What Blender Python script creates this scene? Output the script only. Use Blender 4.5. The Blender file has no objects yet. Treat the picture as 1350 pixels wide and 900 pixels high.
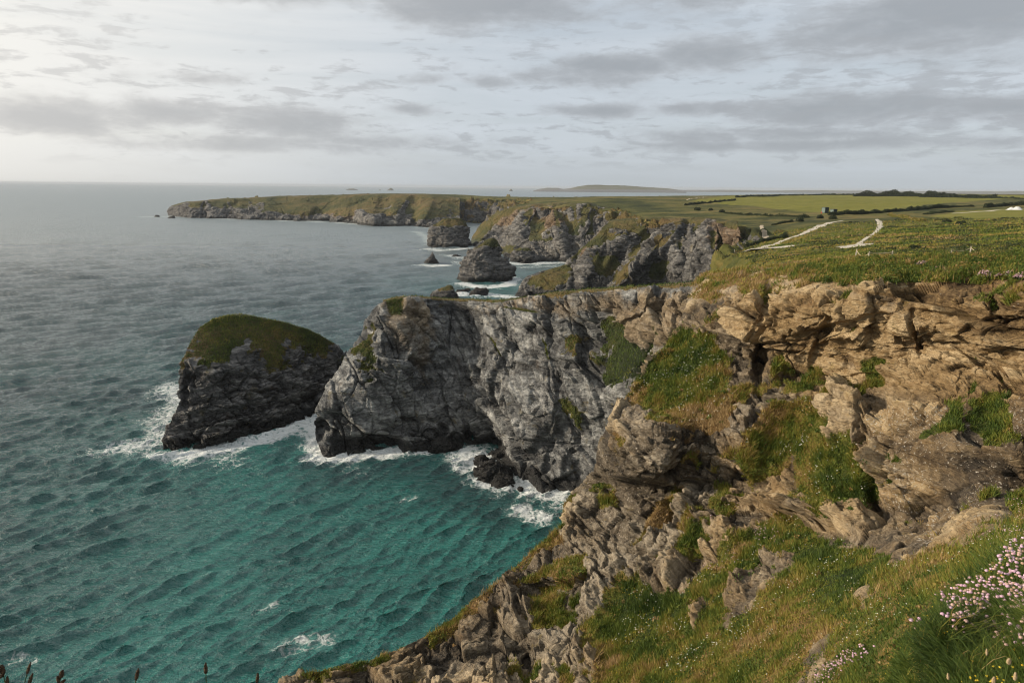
import bpy, math, random
import numpy as np
from mathutils import Matrix, Vector
random.seed(7)
rng = np.random.default_rng(11)
SC = bpy.context.scene
COL = SC.collection
F4 = np.float32

# ------------------------------------------------------------------ camera
EYE = 65.0                       # metres above the sea
PITCH = math.radians(12.77)
ROLL = math.radians(0.5)
FPX = 900.0
cam_d = bpy.data.cameras.new('camera')
cam_d.sensor_width = 36.0
cam_d.lens = 24.0
cam_d.clip_start = 0.05
cam_d.clip_end = 200000.0
cam = bpy.data.objects.new('camera', cam_d)
COL.objects.link(cam)
SC.camera = cam
ROT = Matrix.Rotation(math.pi / 2 - PITCH, 3, 'X') @ Matrix.Rotation(ROLL, 3, 'Z')
cam.matrix_world = Matrix.Translation((0, 0, EYE)) @ ROT.to_4x4()
R3 = np.array(ROT, dtype=np.float64)

def ray(px, py):
    """direction through a photo pixel for one metre along the view axis"""
    px = np.asarray(px, float); py = np.asarray(py, float)
    d = np.stack([(px - 675) / FPX, -(py - 450) / FPX, -np.ones_like(px)], -1)
    return d @ R3.T

def at_depth(px, py, dep):
    return ray(px, py) * np.asarray(dep, float)[..., None] + np.array([0, 0, EYE])

def level_depth(px, py, z=0.0):
    r = ray(px, py)
    return (z - EYE) / r[..., 2]

def at_level(px, py, z=0.0):
    return at_depth(px, py, level_depth(px, py, z))

# ------------------------------------------------------------------ noise
_T = np.random.default_rng(3).random((64, 64, 64)).astype(F4)

def vnoise(p):
    i = np.floor(p).astype(np.int32)
    f = (p - i).astype(F4)
    f = f * f * f * (f * (f * 6 - 15) + 10)
    i &= 63
    j = (i + 1) & 63
    x0, y0, z0 = i[..., 0], i[..., 1], i[..., 2]
    x1, y1, z1 = j[..., 0], j[..., 1], j[..., 2]
    fx, fy, fz = f[..., 0], f[..., 1], f[..., 2]
    a = _T[x0, y0, z0] * (1 - fx) + _T[x1, y0, z0] * fx
    b = _T[x0, y1, z0] * (1 - fx) + _T[x1, y1, z0] * fx
    c = _T[x0, y0, z1] * (1 - fx) + _T[x1, y0, z1] * fx
    d = _T[x0, y1, z1] * (1 - fx) + _T[x1, y1, z1] * fx
    a = a * (1 - fy) + b * fy
    c = c * (1 - fy) + d * fy
    return (a * (1 - fz) + c * fz) * 2 - 1

_RM = np.array(Matrix.Rotation(0.7, 3, Vector((0.3, 0.8, 0.5)).normalized()), dtype=F4)

def fbm(p, octaves=4, gain=0.5, lac=2.03, ridged=False):
    p = np.asarray(p, F4)
    s = np.zeros(p.shape[:-1], F4); a = 1.0; t = 0.0
    for o in range(octaves):
        n = vnoise(p)
        if ridged:
            n = 1 - 2 * np.abs(n)
        s += a * n; t += a
        p = (p @ _RM.T) * F4(lac) + F4(17.3)
        a *= gain
    return s / t

def _hash(i, k):
    return _T[(i[..., 0] * 7 + k * 13) & 63, (i[..., 1] * 5 + k * 29) & 63, (i[..., 2] * 3 + k * 37) & 63]

def facets(p, tilt=0.8):
    """angular blocks: each cell is a tilted plane of its own"""
    p = np.asarray(p, F4)
    base = np.floor(p).astype(np.int32)
    best = np.full(p.shape[:-1], 1e9, F4); val = np.zeros_like(best); sec = np.full_like(best, 1e9)
    for dx in (-1, 0, 1):
        for dy in (-1, 0, 1):
            for dz in (-1, 0, 1):
                c = base + np.array([dx, dy, dz], np.int32)
                off = np.stack([_hash(c, 0), _hash(c, 1), _hash(c, 2)], -1)
                v = p - (c + off)
                d = (v * v).sum(-1)
                m = d < best
                h = _hash(c, 3) - 0.5 + tilt * ((_hash(c, 4) - .5) * v[..., 0] + (_hash(c, 5) - .5) * v[..., 1] + (_hash(c, 6) - .5) * v[..., 2])
                sec = np.where(m, best, np.minimum(sec, d))
                val = np.where(m, h, val)
                best = np.where(m, d, best)
    crack = np.sqrt(sec) - np.sqrt(best)
    return val, crack

def smooth(e0, e1, x):
    t = np.clip((x - e0) / (e1 - e0), 0, 1)
    return t * t * (3 - 2 * t)

# ------------------------------------------------------------------ fits and curves
def rbf_fit(pts, vals, lam=1e-3):
    pts = np.asarray(pts, float); vals = np.asarray(vals, float)
    mu = pts.mean(0); sd = pts.std(0).max()
    q = (pts - mu) / sd
    n, k = q.shape
    d = np.linalg.norm(q[:, None] - q[None], axis=-1)
    K = np.where(d > 0, d * d * np.log(d + 1e-12), 0) + lam * np.eye(n)
    Pm = np.concatenate([np.ones((n, 1)), q], 1)
    A = np.zeros((n + k + 1, n + k + 1)); A[:n, :n] = K; A[:n, n:] = Pm; A[n:, :n] = Pm.T
    w = np.linalg.solve(A, np.concatenate([vals, np.zeros(k + 1)]))
    def f(x):
        x = np.asarray(x, float); sh = x.shape[:-1]
        y = (x.reshape(-1, k) - mu) / sd
        out = w[n] + y @ w[n + 1:]
        for i in range(n):
            d2 = ((y - q[i]) ** 2).sum(-1)
            out += w[i] * 0.5 * d2 * np.log(d2 + 1e-20)
        return out.reshape(sh)
    return f

def curve(pts, n, sm=True):
    """resample a polyline to n points by length, rounded a little"""
    p = np.asarray(pts, float)
    L = np.concatenate([[0], np.cumsum(np.linalg.norm(np.diff(p, axis=0), axis=1))])
    t = np.linspace(0, L[-1], n)
    q = np.stack([np.interp(t, L, p[:, k]) for k in range(p.shape[1])], -1)
    if sm:
        w = max(3, int(n / len(pts) * 0.5)) | 1
        ker = np.hanning(w + 2)[1:-1]; ker /= ker.sum()
        pad = w // 2
        for k in range(q.shape[1]):
            e = np.concatenate([2 * q[0, k] - q[pad:0:-1, k], q[:, k], 2 * q[-1, k] - q[-2:-pad - 2:-1, k]])
            q[:, k] = np.convolve(e, ker, 'valid')
    return q

def coons(left, right, bottom, top, nu, nv):
    Lc = curve(left, nv); Rc = curve(right, nv); Bc = curve(bottom, nu); Tc = curve(top, nu)
    u = np.linspace(0, 1, nu)[None, :, None]; v = np.linspace(0, 1, nv)[:, None, None]
    g = (1 - u) * Lc[:, None] + u * Rc[:, None] + (1 - v) * Bc[None] + v * Tc[None]
    g -= (1 - u) * (1 - v) * Lc[0] + u * (1 - v) * Rc[0] + (1 - u) * v * Lc[-1] + u * v * Rc[-1]
    return g

def poly_sd(x, y, poly):
    """signed distance to a polygon, positive inside"""
    P = np.asarray(poly, float); n = len(P)
    d = np.full(np.shape(x), 1e18); ins = np.zeros(np.shape(x), bool)
    for i in range(n):
        a, b = P[i], P[(i + 1) % n]
        ex, ey = b - a
        wx, wy = x - a[0], y - a[1]
        t = np.clip((wx * ex + wy * ey) / (ex * ex + ey * ey + 1e-12), 0, 1)
        d = np.minimum(d, (wx - ex * t) ** 2 + (wy - ey * t) ** 2)
        c = ((a[1] <= y) != (b[1] <= y)) & (wx < ex * wy / (ey if abs(ey) > 1e-12 else 1e-12))
        ins ^= c
    d = np.sqrt(d)
    return np.where(ins, d, -d)

def line_dist(x, y, pts):
    P = np.asarray(pts, float)
    d = np.full(np.shape(x), 1e18)
    for a, b in zip(P[:-1], P[1:]):
        ex, ey = b - a
        wx, wy = x - a[0], y - a[1]
        t = np.clip((wx * ex + wy * ey) / (ex * ex + ey * ey + 1e-12), 0, 1)
        d = np.minimum(d, (wx - ex * t) ** 2 + (wy - ey * t) ** 2)
    return np.sqrt(d)

# ------------------------------------------------------------------ meshes and objects
def link(o, parent=None):
    COL.objects.link(o)
    if parent is not None:
        o.parent = parent
    return o

def tag(o, label=None, cat=None, group=None, kind=None):
    if label: o['label'] = label
    if cat: o['category'] = cat
    if group: o['group'] = group
    if kind: o['kind'] = kind
    return o

def empty(name, loc=(0, 0, 0)):
    o = bpy.data.objects.new(name, None)
    o.location = loc
    o.empty_display_size = 0.2
    return link(o)

def raw_mesh(name, verts, faces, mats, parent=None, attrs=None, sm=True, mat_index=None, origin=None):
    """verts (n,3); faces: a (m,k) index array, or a list of such arrays with different k"""
    verts = np.ascontiguousarray(verts, F4).reshape(-1, 3)
    if origin is not None:
        verts = verts - np.asarray(origin, F4)
    fl = faces if isinstance(faces, (list, tuple)) else [faces]
    fl = [np.ascontiguousarray(f, np.int32) for f in fl if len(f)]
    me = bpy.data.meshes.new(name)
    nl = sum(f.size for f in fl); nf = sum(len(f) for f in fl)
    me.vertices.add(len(verts)); me.vertices.foreach_set('co', verts.ravel())
    me.loops.add(nl); me.polygons.add(nf)
    me.loops.foreach_set('vertex_index', np.concatenate([f.ravel() for f in fl]))
    tot = np.concatenate([np.full(len(f), f.shape[1], np.int32) for f in fl])
    st = np.concatenate([[0], np.cumsum(tot)[:-1]]).astype(np.int32)
    me.polygons.foreach_set('loop_start', st)
    try:
        me.polygons.foreach_set('loop_total', tot)
    except Exception:
        pass
    me.polygons.foreach_set('use_smooth', np.full(nf, sm, bool))
    for m in (mats if isinstance(mats, (list, tuple)) else [mats]):
        me.materials.append(m)
    if mat_index is not None:
        me.polygons.foreach_set('material_index', np.asarray(mat_index, np.int32))
    for k, a in (attrs or {}).items():
        at = me.attributes.new(k, 'FLOAT', 'POINT')
        at.data.foreach_set('value', np.ascontiguousarray(a, F4).ravel())
    me.update(calc_edges=True)
    me.validate()
    o = bpy.data.objects.new(name, me)
    if origin is not None and parent is None:
        o.location = tuple(float(v) for v in origin)
    return link(o, parent)

def grid_faces(nv, nu, close=False):
    idx = np.arange(nv * nu, dtype=np.int32).reshape(nv, nu)
    if close:
        idx = np.concatenate([idx, idx[:, :1]], 1)
    return np.stack([idx[:-1, :-1], idx[:-1, 1:], idx[1:, 1:], idx[1:, :-1]], -1).reshape(-1, 4)

def compact(verts, faces, attrs):
    used = np.zeros(len(verts), bool); used[faces.ravel()] = True
    m = np.cumsum(used) - 1
    return verts[used], m[faces], {k: a.ravel()[used] for k, a in attrs.items()}

def grid_normals(P):
    du = np.gradient(P, axis=1); dv = np.gradient(P, axis=0)
    n = np.cross(du, dv)
    return n / (np.linalg.norm(n, axis=-1, keepdims=True) + 1e-9)

class Bld:
    """collects simple solids into one mesh"""
    def __init__(s): s.v = []; s.f = {3: [], 4: []}; s.m = {3: [], 4: []}; s.n = 0
    def add(s, v, f, mi=0):
        v = np.asarray(v, float).reshape(-1, 3); f = np.asarray(f, int)
        s.v.append(v); s.f[f.shape[1]].append(f + s.n); s.m[f.shape[1]].append(np.full(len(f), mi)); s.n += len(v)
    def box(s, c, size, mi=0, rz=0.0, bev=0.0):
        sx, sy, sz = [h / 2 for h in size]
        b = min(bev, sx * .45, sy * .45, sz * .45)
        ring = [(-sx + b, -sy), (sx - b, -sy), (sx, -sy + b), (sx, sy - b), (sx - b, sy), (-sx + b, sy), (-sx, sy - b), (-sx, -sy + b)] if b > 0 else [(-sx, -sy), (sx, -sy), (sx, sy), (-sx, sy)]
        n = len(ring)
        levels = [(-sz, .0), (-sz + b, 1.), (sz - b, 1.), (sz, .0)] if b > 0 else [(-sz, 1.), (sz, 1.)]
        vs = []
        for z, k in levels:
            for x, y in ring:
                q = 1.0 if k else 0.0
                vs.append((x - (0 if q else math.copysign(b, x)), y - (0 if q else math.copysign(b, y)), z))
        v = np.array(vs); ca, sa = math.cos(rz), math.sin(rz)
        v = np.stack([v[:, 0] * ca - v[:, 1] * sa, v[:, 0] * sa + v[:, 1] * ca, v[:, 2]], -1) + np.array(c)
        fs = grid_faces(len(levels), n, True)
        s.add(v, fs, mi)
        cen = np.array([v[:n].mean(0), v[-n:].mean(0)])
        cap = []
        for k in range(n):
            cap.append((n * 1 - 1 - k, (n - 2 - k) % n, n * len(levels)))
            cap.append((n * (len(levels) - 1) + k, n * (len(levels) - 1) + (k + 1) % n, n * len(levels) + 1))
        base = s.n - len(v)
        s.v.append(cen); s.n += 2
        f = np.array(cap)
        s.f[3].append(f + base); s.m[3].append(np.full(len(f), mi))
    def tube(s, pts, rad, k=6, mi=0):
        p = np.asarray(pts, float); n = len(p)
        r = np.broadcast_to(np.asarray(rad, float), (n,))
        t = np.gradient(p, axis=0); t /= np.linalg.norm(t, axis=1, keepdims=True) + 1e-9
        up = np.where(np.abs(t[:, 2:3]) > .9, np.array([[1., 0, 0]]), np.array([[0, 0, 1.]]))
        a = np.cross(t, up); a /= np.linalg.norm(a, axis=1, keepdims=True) + 1e-9
        b = np.cross(t, a)
        th = np.linspace(0, 2 * math.pi, k, endpoint=False)
        v = p[:, None] + r[:, None, None] * (np.cos(th)[None, :, None] * a[:, None] + np.sin(th)[None, :, None] * b[:, None])
        f = grid_faces(n, k, True)
        vv = np.concatenate([v.reshape(-1, 3), p[:1], p[-1:]])
        s.add(vv, f, mi)
        base = s.n - len(vv)
        cap = []
        for i in range(k):
            cap.append((i, (i + 1) % k, n * k)); cap.append(((n - 1) * k + (i + 1) % k, (n - 1) * k + i, n * k + 1))
        f = np.array(cap); s.f[3].append(f + base); s.m[3].append(np.full(len(f), mi))
    def build(s, name, mats, parent=None, sm=False, origin=None):
        fl = []; mi = []
        for k in (3, 4):
            if s.f[k]:
                fl.append(np.concatenate(s.f[k])); mi.append(np.concatenate(s.m[k]))
        return raw_mesh(name, np.concatenate(s.v), fl, mats, parent, sm=sm, mat_index=np.concatenate(mi), origin=origin)
# ------------------------------------------------------------------ materials
class NT:
    def __init__(s, tree): s.t = tree; s.n = tree.nodes; s.l = tree.links
    def new(s, typ, **kw):
        n = s.n.new(typ)
        for k, v in kw.items(): setattr(n, k, v)
        return n
    def put(s, sock, v):
        if v is None: return
        if isinstance(v, bpy.types.NodeSocket): s.l.new(v, sock)
        else:
            if sock.type == 'RGBA' and not isinstance(v, (int, float)) and len(v) == 3: v = (*v, 1)
            sock.default_value = v
    def math(s, op, a, b=None, c=None, clamp=False):
        n = s.new('ShaderNodeMath', operation=op, use_clamp=clamp)
        s.put(n.inputs[0], a); s.put(n.inputs[1], b); s.put(n.inputs[2], c)
        return n.outputs[0]
    def vmath(s, op, a, b=None):
        n = s.new('ShaderNodeVectorMath', operation=op)
        s.put(n.inputs[0], a)
        if op == 'SCALE': s.put(n.inputs['Scale'], b)
        else: s.put(n.inputs[1], b)
        return n.outputs[0]
    def mix(s, f, a, b, mode='MIX'):
        n = s.new('ShaderNodeMix', data_type='RGBA', blend_type=mode)
        s.put(n.inputs[0], f); s.put(n.inputs[6], a); s.put(n.inputs[7], b)
        return n.outputs[2]
    def fmix(s, f, a, b):
        n = s.new('ShaderNodeMix', data_type='FLOAT')
        s.put(n.inputs[0], f); s.put(n.inputs[2], a); s.put(n.inputs[3], b)
        return n.outputs[0]
    def rng(s, v, a, b, c=0.0, d=1.0, sm=True):
        n = s.new('ShaderNodeMapRange', interpolation_type='SMOOTHSTEP' if sm else 'LINEAR')
        s.put(n.inputs['Value'], v)
        for k, x in (('From Min', a), ('From Max', b), ('To Min', c), ('To Max', d)): s.put(n.inputs[k], x)
        return n.outputs[0]
    def noise(s, vec, scale, detail=4, rough=.5, dist=0.0, typ='FBM'):
        n = s.new('ShaderNodeTexNoise')
        s.put(n.inputs['Vector'], vec)
        for k, x in (('Scale', scale), ('Detail', detail), ('Roughness', rough), ('Distortion', dist)): n.inputs[k].default_value = x
        return n.outputs['Fac']
    def voro(s, vec, scale, feat='F1', rand=1.0, out='Distance'):
        n = s.new('ShaderNodeTexVoronoi', feature=feat)
        s.put(n.inputs['Vector'], vec); n.inputs['Scale'].default_value = scale; n.inputs['Randomness'].default_value = rand
        return n.outputs[out]
    def mapping(s, vec, rot=(0, 0, 0), sc=(1, 1, 1), loc=(0, 0, 0)):
        n = s.new('ShaderNodeMapping')
        s.put(n.inputs['Vector'], vec); n.inputs['Rotation'].default_value = rot; n.inputs['Scale'].default_value = sc; n.inputs['Location'].default_value = loc
        return n.outputs[0]
    def attr(s, name):
        return s.new('ShaderNodeAttribute', attribute_name=name).outputs['Fac']
    def ramp(s, f, stops, interp='LINEAR'):
        n = s.new('ShaderNodeValToRGB'); r = n.color_ramp; r.interpolation = interp
        while len(r.elements) < len(stops): r.elements.new(0.5)
        for e, (p, c) in zip(r.elements, stops): e.position = p; e.color = (*c, 1) if len(c) == 3 else c
        s.put(n.inputs[0], f)
        return n.outputs[0]
    def bump(s, h, strength, dist, normal=None):
        n = s.new('ShaderNodeBump'); n.inputs['Strength'].default_value = strength; n.inputs['Distance'].default_value = dist
        s.put(n.inputs['Height'], h); s.put(n.inputs['Normal'], normal)
        return n.outputs[0]

def mat(name, col=(.5, .5, .5), rough=.9, metal=0.0, spec=0.3):
    m = bpy.data.materials.new(name); m.use_nodes = True
    t = NT(m.node_tree); b = m.node_tree.nodes['Principled BSDF']
    if not isinstance(col, bpy.types.NodeSocket) : b.inputs['Base Color'].default_value = (*col, 1)
    b.inputs['Roughness'].default_value = rough; b.inputs['Metallic'].default_value = metal
    b.inputs['Specular IOR Level'].default_value = spec
    return m, t, b

GRASS_STOPS = [(.28, (.018, .032, .006)), (.42, (.045, .060, .009)), (.54, (.10, .105, .017)), (.64, (.165, .122, .030)), (.78, (.20, .122, .050))]

def rock_material(name, unit, dark, mid, light, warm_d, warm_m, warm_l, dip=(0.35, 0.25, 0.0), tide=0.0, bump=1.0, grass_k=1.0, stops=None):
    """cliff rock with strata, lichen, a wet tide band and turf where the 'grass' attribute says so; unit = size of the finest grain in metres"""
    m, t, b = mat(name, rough=.92, spec=.25)
    pos = t.new('ShaderNodeNewGeometry').outputs['Position']
    st = t.mapping(pos, rot=dip, sc=(0.18, 0.18, 1.0))
    big = t.noise(pos, .07, 5, .55)
    strata = t.noise(st, .55, 9, .68, .6)
    fine = t.noise(pos, .22 / unit, 8, .68)
    sfine = t.noise(st, .5 / unit, 6, .65, .4)
    v = t.math('ADD', t.math('MULTIPLY', strata, .62), t.math('ADD', t.math('MULTIPLY', fine, .38), t.math('MULTIPLY', t.attr('tone'), .13)))
    cold = t.ramp(v, [(.36, dark), (.49, mid), (.63, light)])
    warm = t.ramp(v, [(.36, warm_d), (.49, warm_m), (.63, warm_l)])
    wf = t.rng(t.math('ADD', t.attr('warm'), t.math('MULTIPLY', t.math('SUBTRACT', big, .5), .9)), .25, .75)
    col = t.mix(wf, cold, warm)
    # pale veins and rust patches
    rust = t.rng(t.noise(pos, .35, 5, .6, .5), .58, .72)
    col = t.mix(t.math('MULTIPLY', rust, t.fmix(wf, .12, .42)), col, (.22, .12, .045))
    pale = t.rng(t.noise(st, .9, 5, .6, .8), .60, .72)
    col = t.mix(t.math('MULTIPLY', pale, .35), col, light)
    # lichen: white scurf with dark crust between
    la = t.attr('lichen')
    ln = t.noise(pos, .62 / unit, 5, .66, .3)
    col = t.mix(t.rng(t.math('ADD', la, t.math('MULTIPLY', t.math('SUBTRACT', ln, .5), 3.6)), .62, .85), col, (.44, .40, .33))
    ld = t.noise(t.vmath('ADD', pos, (31., 7., 3.)), .75 / unit, 5, .66)
    col = t.mix(t.math('MULTIPLY', t.rng(t.math('ADD', t.math('MULTIPLY', la, .5), t.math('MULTIPLY', t.math('SUBTRACT', ld, .5), 3.4)), .62, .85), .8), col, (.05, .042, .036))
    yl = t.noise(t.vmath('ADD', pos, (3., 71., 9.)), .1 / unit, 5, .6)
    col = t.mix(t.math('MULTIPLY', t.rng(yl, .60, .72), .35), col, (.22, .16, .035))
    if tide > 0:
        z = t.new('ShaderNodeSeparateXYZ'); t.put(z.inputs[0], pos)
        zz = t.math('ADD', z.outputs[2], t.math('MULTIPLY', t.math('SUBTRACT', big, .5), -tide * 1.6))
        wet = t.rng(zz, tide * .55, tide * 1.25, 1, 0)
        col = t.mix(t.math('MULTIPLY', wet, .9), col, (.012, .012, .011))
        t.put(b.inputs['Roughness'], t.fmix(wet, .92, .5))
    # turf
    gp = t.noise(pos, .055 / unit, 6, .62)
    gq = t.noise(t.vmath('ADD', pos, (9., 5., 1.)), .33 / unit, 5, .7)
    gr = t.noise(t.vmath('ADD', pos, (2., 45., 1.)), .12, 4, .55)
    gv = t.math('ADD', t.math('ADD', t.math('MULTIPLY', gp, .4), t.math('MULTIPLY', gq, .35)), t.math('ADD', t.math('MULTIPLY', gr, .25), t.math('MULTIPLY', t.attr('dry'), .3)))
    gcol = t.ramp(gv, stops or GRASS_STOPS)
    gm = t.rng(t.math('ADD', t.attr('grass'), t.math('MULTIPLY', t.math('SUBTRACT', gq, .5), .9 * grass_k)), .42, .58)
    col = t.mix(gm, col, gcol)
    t.put(b.inputs['Base Color'], col)
    crack = t.voro(t.mapping(t.vmath('ADD', pos, t.vmath('SCALE', t.new('ShaderNodeTexNoise').outputs['Color'], 0.0)), rot=dip, sc=(.5, .5, 1.4)), .22 / unit, 'DISTANCE_TO_EDGE')
    crack = t.math('MINIMUM', crack, .12)
    h = t.math('ADD', t.math('MULTIPLY', fine, .55), t.math('ADD', t.math('MULTIPLY', sfine, 1.2), t.math('MULTIPLY', crack, 1.2)))
    h = t.fmix(gm, h, t.math('MULTIPLY', t.math('ADD', gq, gp), 1.0))
    t.put(b.inputs['Normal'], t.bump(h, 1.0 * bump, 5.0 * unit))
    return m

M = {}
M['near_rock'] = rock_material('near_cliff_rock', .085, (.033, .027, .020), (.132, .106, .074), (.34, .29, .215),
                               (.066, .041, .019), (.25, .168, .079), (.47, .355, .205), dip=(.12, -.10, 0))
M['head_rock'] = rock_material('headland_slate', .32, (.027, .027, .027), (.122, .123, .120), (.38, .38, .36),
                               (.10, .075, .05), (.21, .16, .10), (.35, .28, .19), dip=(.5, .55, 0), tide=3.2, stops=[(.28, (.014, .022, .006)), (.42, (.030, .038, .009)), (.54, (.066, .064, .016)), (.64, (.11, .085, .028)), (.78, (.15, .10, .042))])
M['stack_rock'] = rock_material('stack_slate', .36, (.022, .0215, .021), (.092, .090, .087), (.26, .25, .235),
                                (.08, .06, .045), (.14, .11, .08), (.22, .18, .13), dip=(.25, -.3, 0), tide=3.6, stops=[(.28, (.014, .020, .006)), (.42, (.030, .036, .009)), (.54, (.060, .056, .015)), (.64, (.095, .072, .025)), (.78, (.13, .088, .038))])
M['far_rock'] = rock_material('far_cliff_slate', .8, (.030, .030, .030), (.10, .097, .092), (.25, .24, .22),
                              (.085, .058, .038), (.165, .115, .072), (.27, .21, .145), dip=(.5, .75, 0), tide=4.0,
                              stops=[(.28, (.020, .026, .008)), (.42, (.042, .048, .012)), (.54, (.078, .072, .020)), (.64, (.115, .088, .030)), (.78, (.15, .102, .044))])
M['low_rock'] = rock_material('wave_washed_rock', .4, (.012, .012, .011), (.026, .025, .024), (.05, .048, .045),
                              (.02, .017, .012), (.035, .028, .02), (.05, .045, .03), tide=2.0)

def land_material():
    m, t, b = mat('clifftop_turf', rough=.95, spec=.15)
    pos = t.new('ShaderNodeNewGeometry').outputs['Position']
    gp = t.noise(t.mapping(pos, sc=(.6, 1, 1)), .045, 6, .6, .5)
    gq = t.noise(pos, .35, 6, .7)
    gr = t.noise(t.mapping(pos, rot=(0, 0, .5), sc=(.35, 1.6, 1)), .05, 5, .6)
    v = t.math('ADD', t.math('ADD', t.math('MULTIPLY', gp, .45), t.math('MULTIPLY', gq, .3)), t.math('ADD', t.math('MULTIPLY', gr, .25), t.math('MULTIPLY', t.attr('dry'), .25)))
    heath = t.ramp(v, [(.32, (.018, .024, .008)), (.43, (.046, .052, .014)), (.53, (.092, .086, .024)), (.64, (.14, .112, .038)), (.78, (.19, .14, .06))])
    fs = t.noise(t.mapping(pos, rot=(0, 0, -.35), sc=(.1, 2.2, 1)), .06, 5, .6)
    field = t.ramp(t.math('ADD', t.math('MULTIPLY', fs, .7), t.math('MULTIPLY', gq, .3)), [(.3, (.085, .095, .016)), (.5, (.145, .142, .024)), (.7, (.205, .175, .042))])
    col = t.mix(t.attr('field'), heath, field)
    scrub = t.rng(t.math('ADD', t.attr('scrub'), t.math('MULTIPLY', t.math('SUBTRACT', t.noise(t.mapping(pos, sc=(.4, 1, 1)), .12, 5, .65), .5), 2.2)), .55, .8)
    col = t.mix(t.math('MULTIPLY', scrub, .8), col, (.022, .032, .012))
    bare = t.rng(t.math('ADD', t.attr('bare'), t.math('MULTIPLY', t.math('SUBTRACT', gq, .5), .8)), .45, .6)
    col = t.mix(bare, col, (.42, .36, .27))
    t.put(b.inputs['Base Color'], col)
    h = t.math('ADD', t.math('MULTIPLY', gq, 1.0), t.math('MULTIPLY', t.noise(pos, 1.6, 5, .7), .5))
    t.put(b.inputs['Normal'], t.bump(h, .8, .9))
    return m
M['land'] = land_material()

def sea_material():
    m, t, b = mat('sea_water', rough=.12, spec=.5)
    b.inputs['IOR'].default_value = 1.34
    pos = t.new('ShaderNodeNewGeometry').outputs['Position']
    sh = t.attr('shallow_shade')
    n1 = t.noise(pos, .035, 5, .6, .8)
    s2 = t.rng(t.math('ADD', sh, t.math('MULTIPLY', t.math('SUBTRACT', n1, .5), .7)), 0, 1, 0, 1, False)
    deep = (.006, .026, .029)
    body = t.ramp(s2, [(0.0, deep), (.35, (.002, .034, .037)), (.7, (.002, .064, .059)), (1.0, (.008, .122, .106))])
    body = t.mix(t.rng(t.attr('far_sheen'), .09, .32), body, (.105, .152, .170))  # distant body colour paled to carry the silvery sky reflection
    rocky = t.rng(t.noise(t.vmath('ADD', pos, (50., 0, 0)), .03, 4, .55), .55, .72)
    body = t.mix(t.math('MULTIPLY', rocky, .35), body, (.006, .032, .033))
    # foam in lacy webs
    fa = t.attr('foam')
    warp = t.new('ShaderNodeTexNoise'); t.put(warp.inputs['Vector'], pos); warp.inputs['Scale'].default_value = .35; warp.inputs['Detail'].default_value = 4
    wp = t.vmath('ADD', pos, t.vmath('SCALE', t.vmath('SUBTRACT', warp.outputs['Color'], (.5, .5, .5)), 3.2))
    web = t.voro(wp, .55, 'DISTANCE_TO_EDGE')
    web2 = t.voro(wp, 1.5, 'DISTANCE_TO_EDGE')
    fn = t.noise(pos, .5, 7, .68, .4)
    lace = t.math('SUBTRACT', t.math('MULTIPLY', fn, 1.5), t.math('ADD', t.math('MULTIPLY', web, 1.1), t.math('MULTIPLY', web2, .7)))
    foam = t.rng(t.math('ADD', t.math('MULTIPLY', fa, 1.15), t.math('SUBTRACT', lace, 1.02)), 0.0, .55)
    foam = t.math('MULTIPLY', foam, t.rng(fa, .02, .16))
    milk = t.math('MULTIPLY', t.rng(fa, .1, .9), .30)
    body = t.mix(milk, body, (.16, .34, .32))
    t.put(b.inputs['Base Color'], t.mix(foam, body, (.68, .71, .70)))
    t.put(b.inputs['Roughness'], t.fmix(foam, t.attr('far_sheen'), .9))
    t.put(b.inputs['Specular IOR Level'], t.fmix(foam, t.rng(t.attr('far_sheen'), .09, .3, 1.7, 2.8), .1))
    w1 = t.noise(t.mapping(pos, rot=(0, 0, -.62), sc=(.45, 1.4, 1)), .75, 5, .62, .35)
    w2 = t.noise(t.mapping(pos, rot=(0, 0, -.35), sc=(.8, 1.5, 1)), 1.9, 4, .6, .3)
    w3 = t.noise(t.mapping(pos, rot=(0, 0, -.5), sc=(.7, 1.2, 1)), .28, 6, .72, .3)
    h = t.math('ADD', t.math('MULTIPLY', w1, 1.0), t.math('MULTIPLY', w2, .28))
    h = t.math('ADD', h, t.math('MULTIPLY', w3, t.rng(t.attr('far_sheen'), .10, .26, .4, 4.0)))
    h = t.math('ADD', h, t.math('MULTIPLY', t.math('MULTIPLY', foam, fn), .4))
    t.put(b.inputs['Normal'], t.bump(h, 1.0, 1.15))
    return m
M['sea'] = sea_material()

def leaf_material(name, stops, rough=.7, trans=.25):
    """blades and leaves; colour runs along the 'tint' attribute each leaf carries"""
    m, t, b = mat(name, rough=rough, spec=.25)
    c = t.ramp(t.attr('tint'), stops)
    t.put(b.inputs['Base Color'], c)
    tr = t.new('ShaderNodeBsdfTranslucent'); t.put(tr.inputs['Color'], c)
    mx = t.new('ShaderNodeMixShader'); mx.inputs[0].default_value = trans
    t.l.new(b.outputs[0], mx.inputs[1]); t.l.new(tr.outputs[0], mx.inputs[2])
    t.l.new(mx.outputs[0], m.node_tree.nodes['Material Output'].inputs['Surface'])
    return m
M['blade'] = leaf_material('grass_blades', [(0, (.020, .040, .006)), (.3, (.058, .092, .012)), (.55, (.135, .15, .020)), (.72, (.225, .172, .036)), (.86, (.235, .145, .058)), (1, (.33, .235, .11))])
M['scrub'] = leaf_material('scrub_leaves', [(0, (.012, .02, .007)), (.5, (.03, .042, .012)), (1, (.075, .08, .025))], trans=.1)

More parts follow.
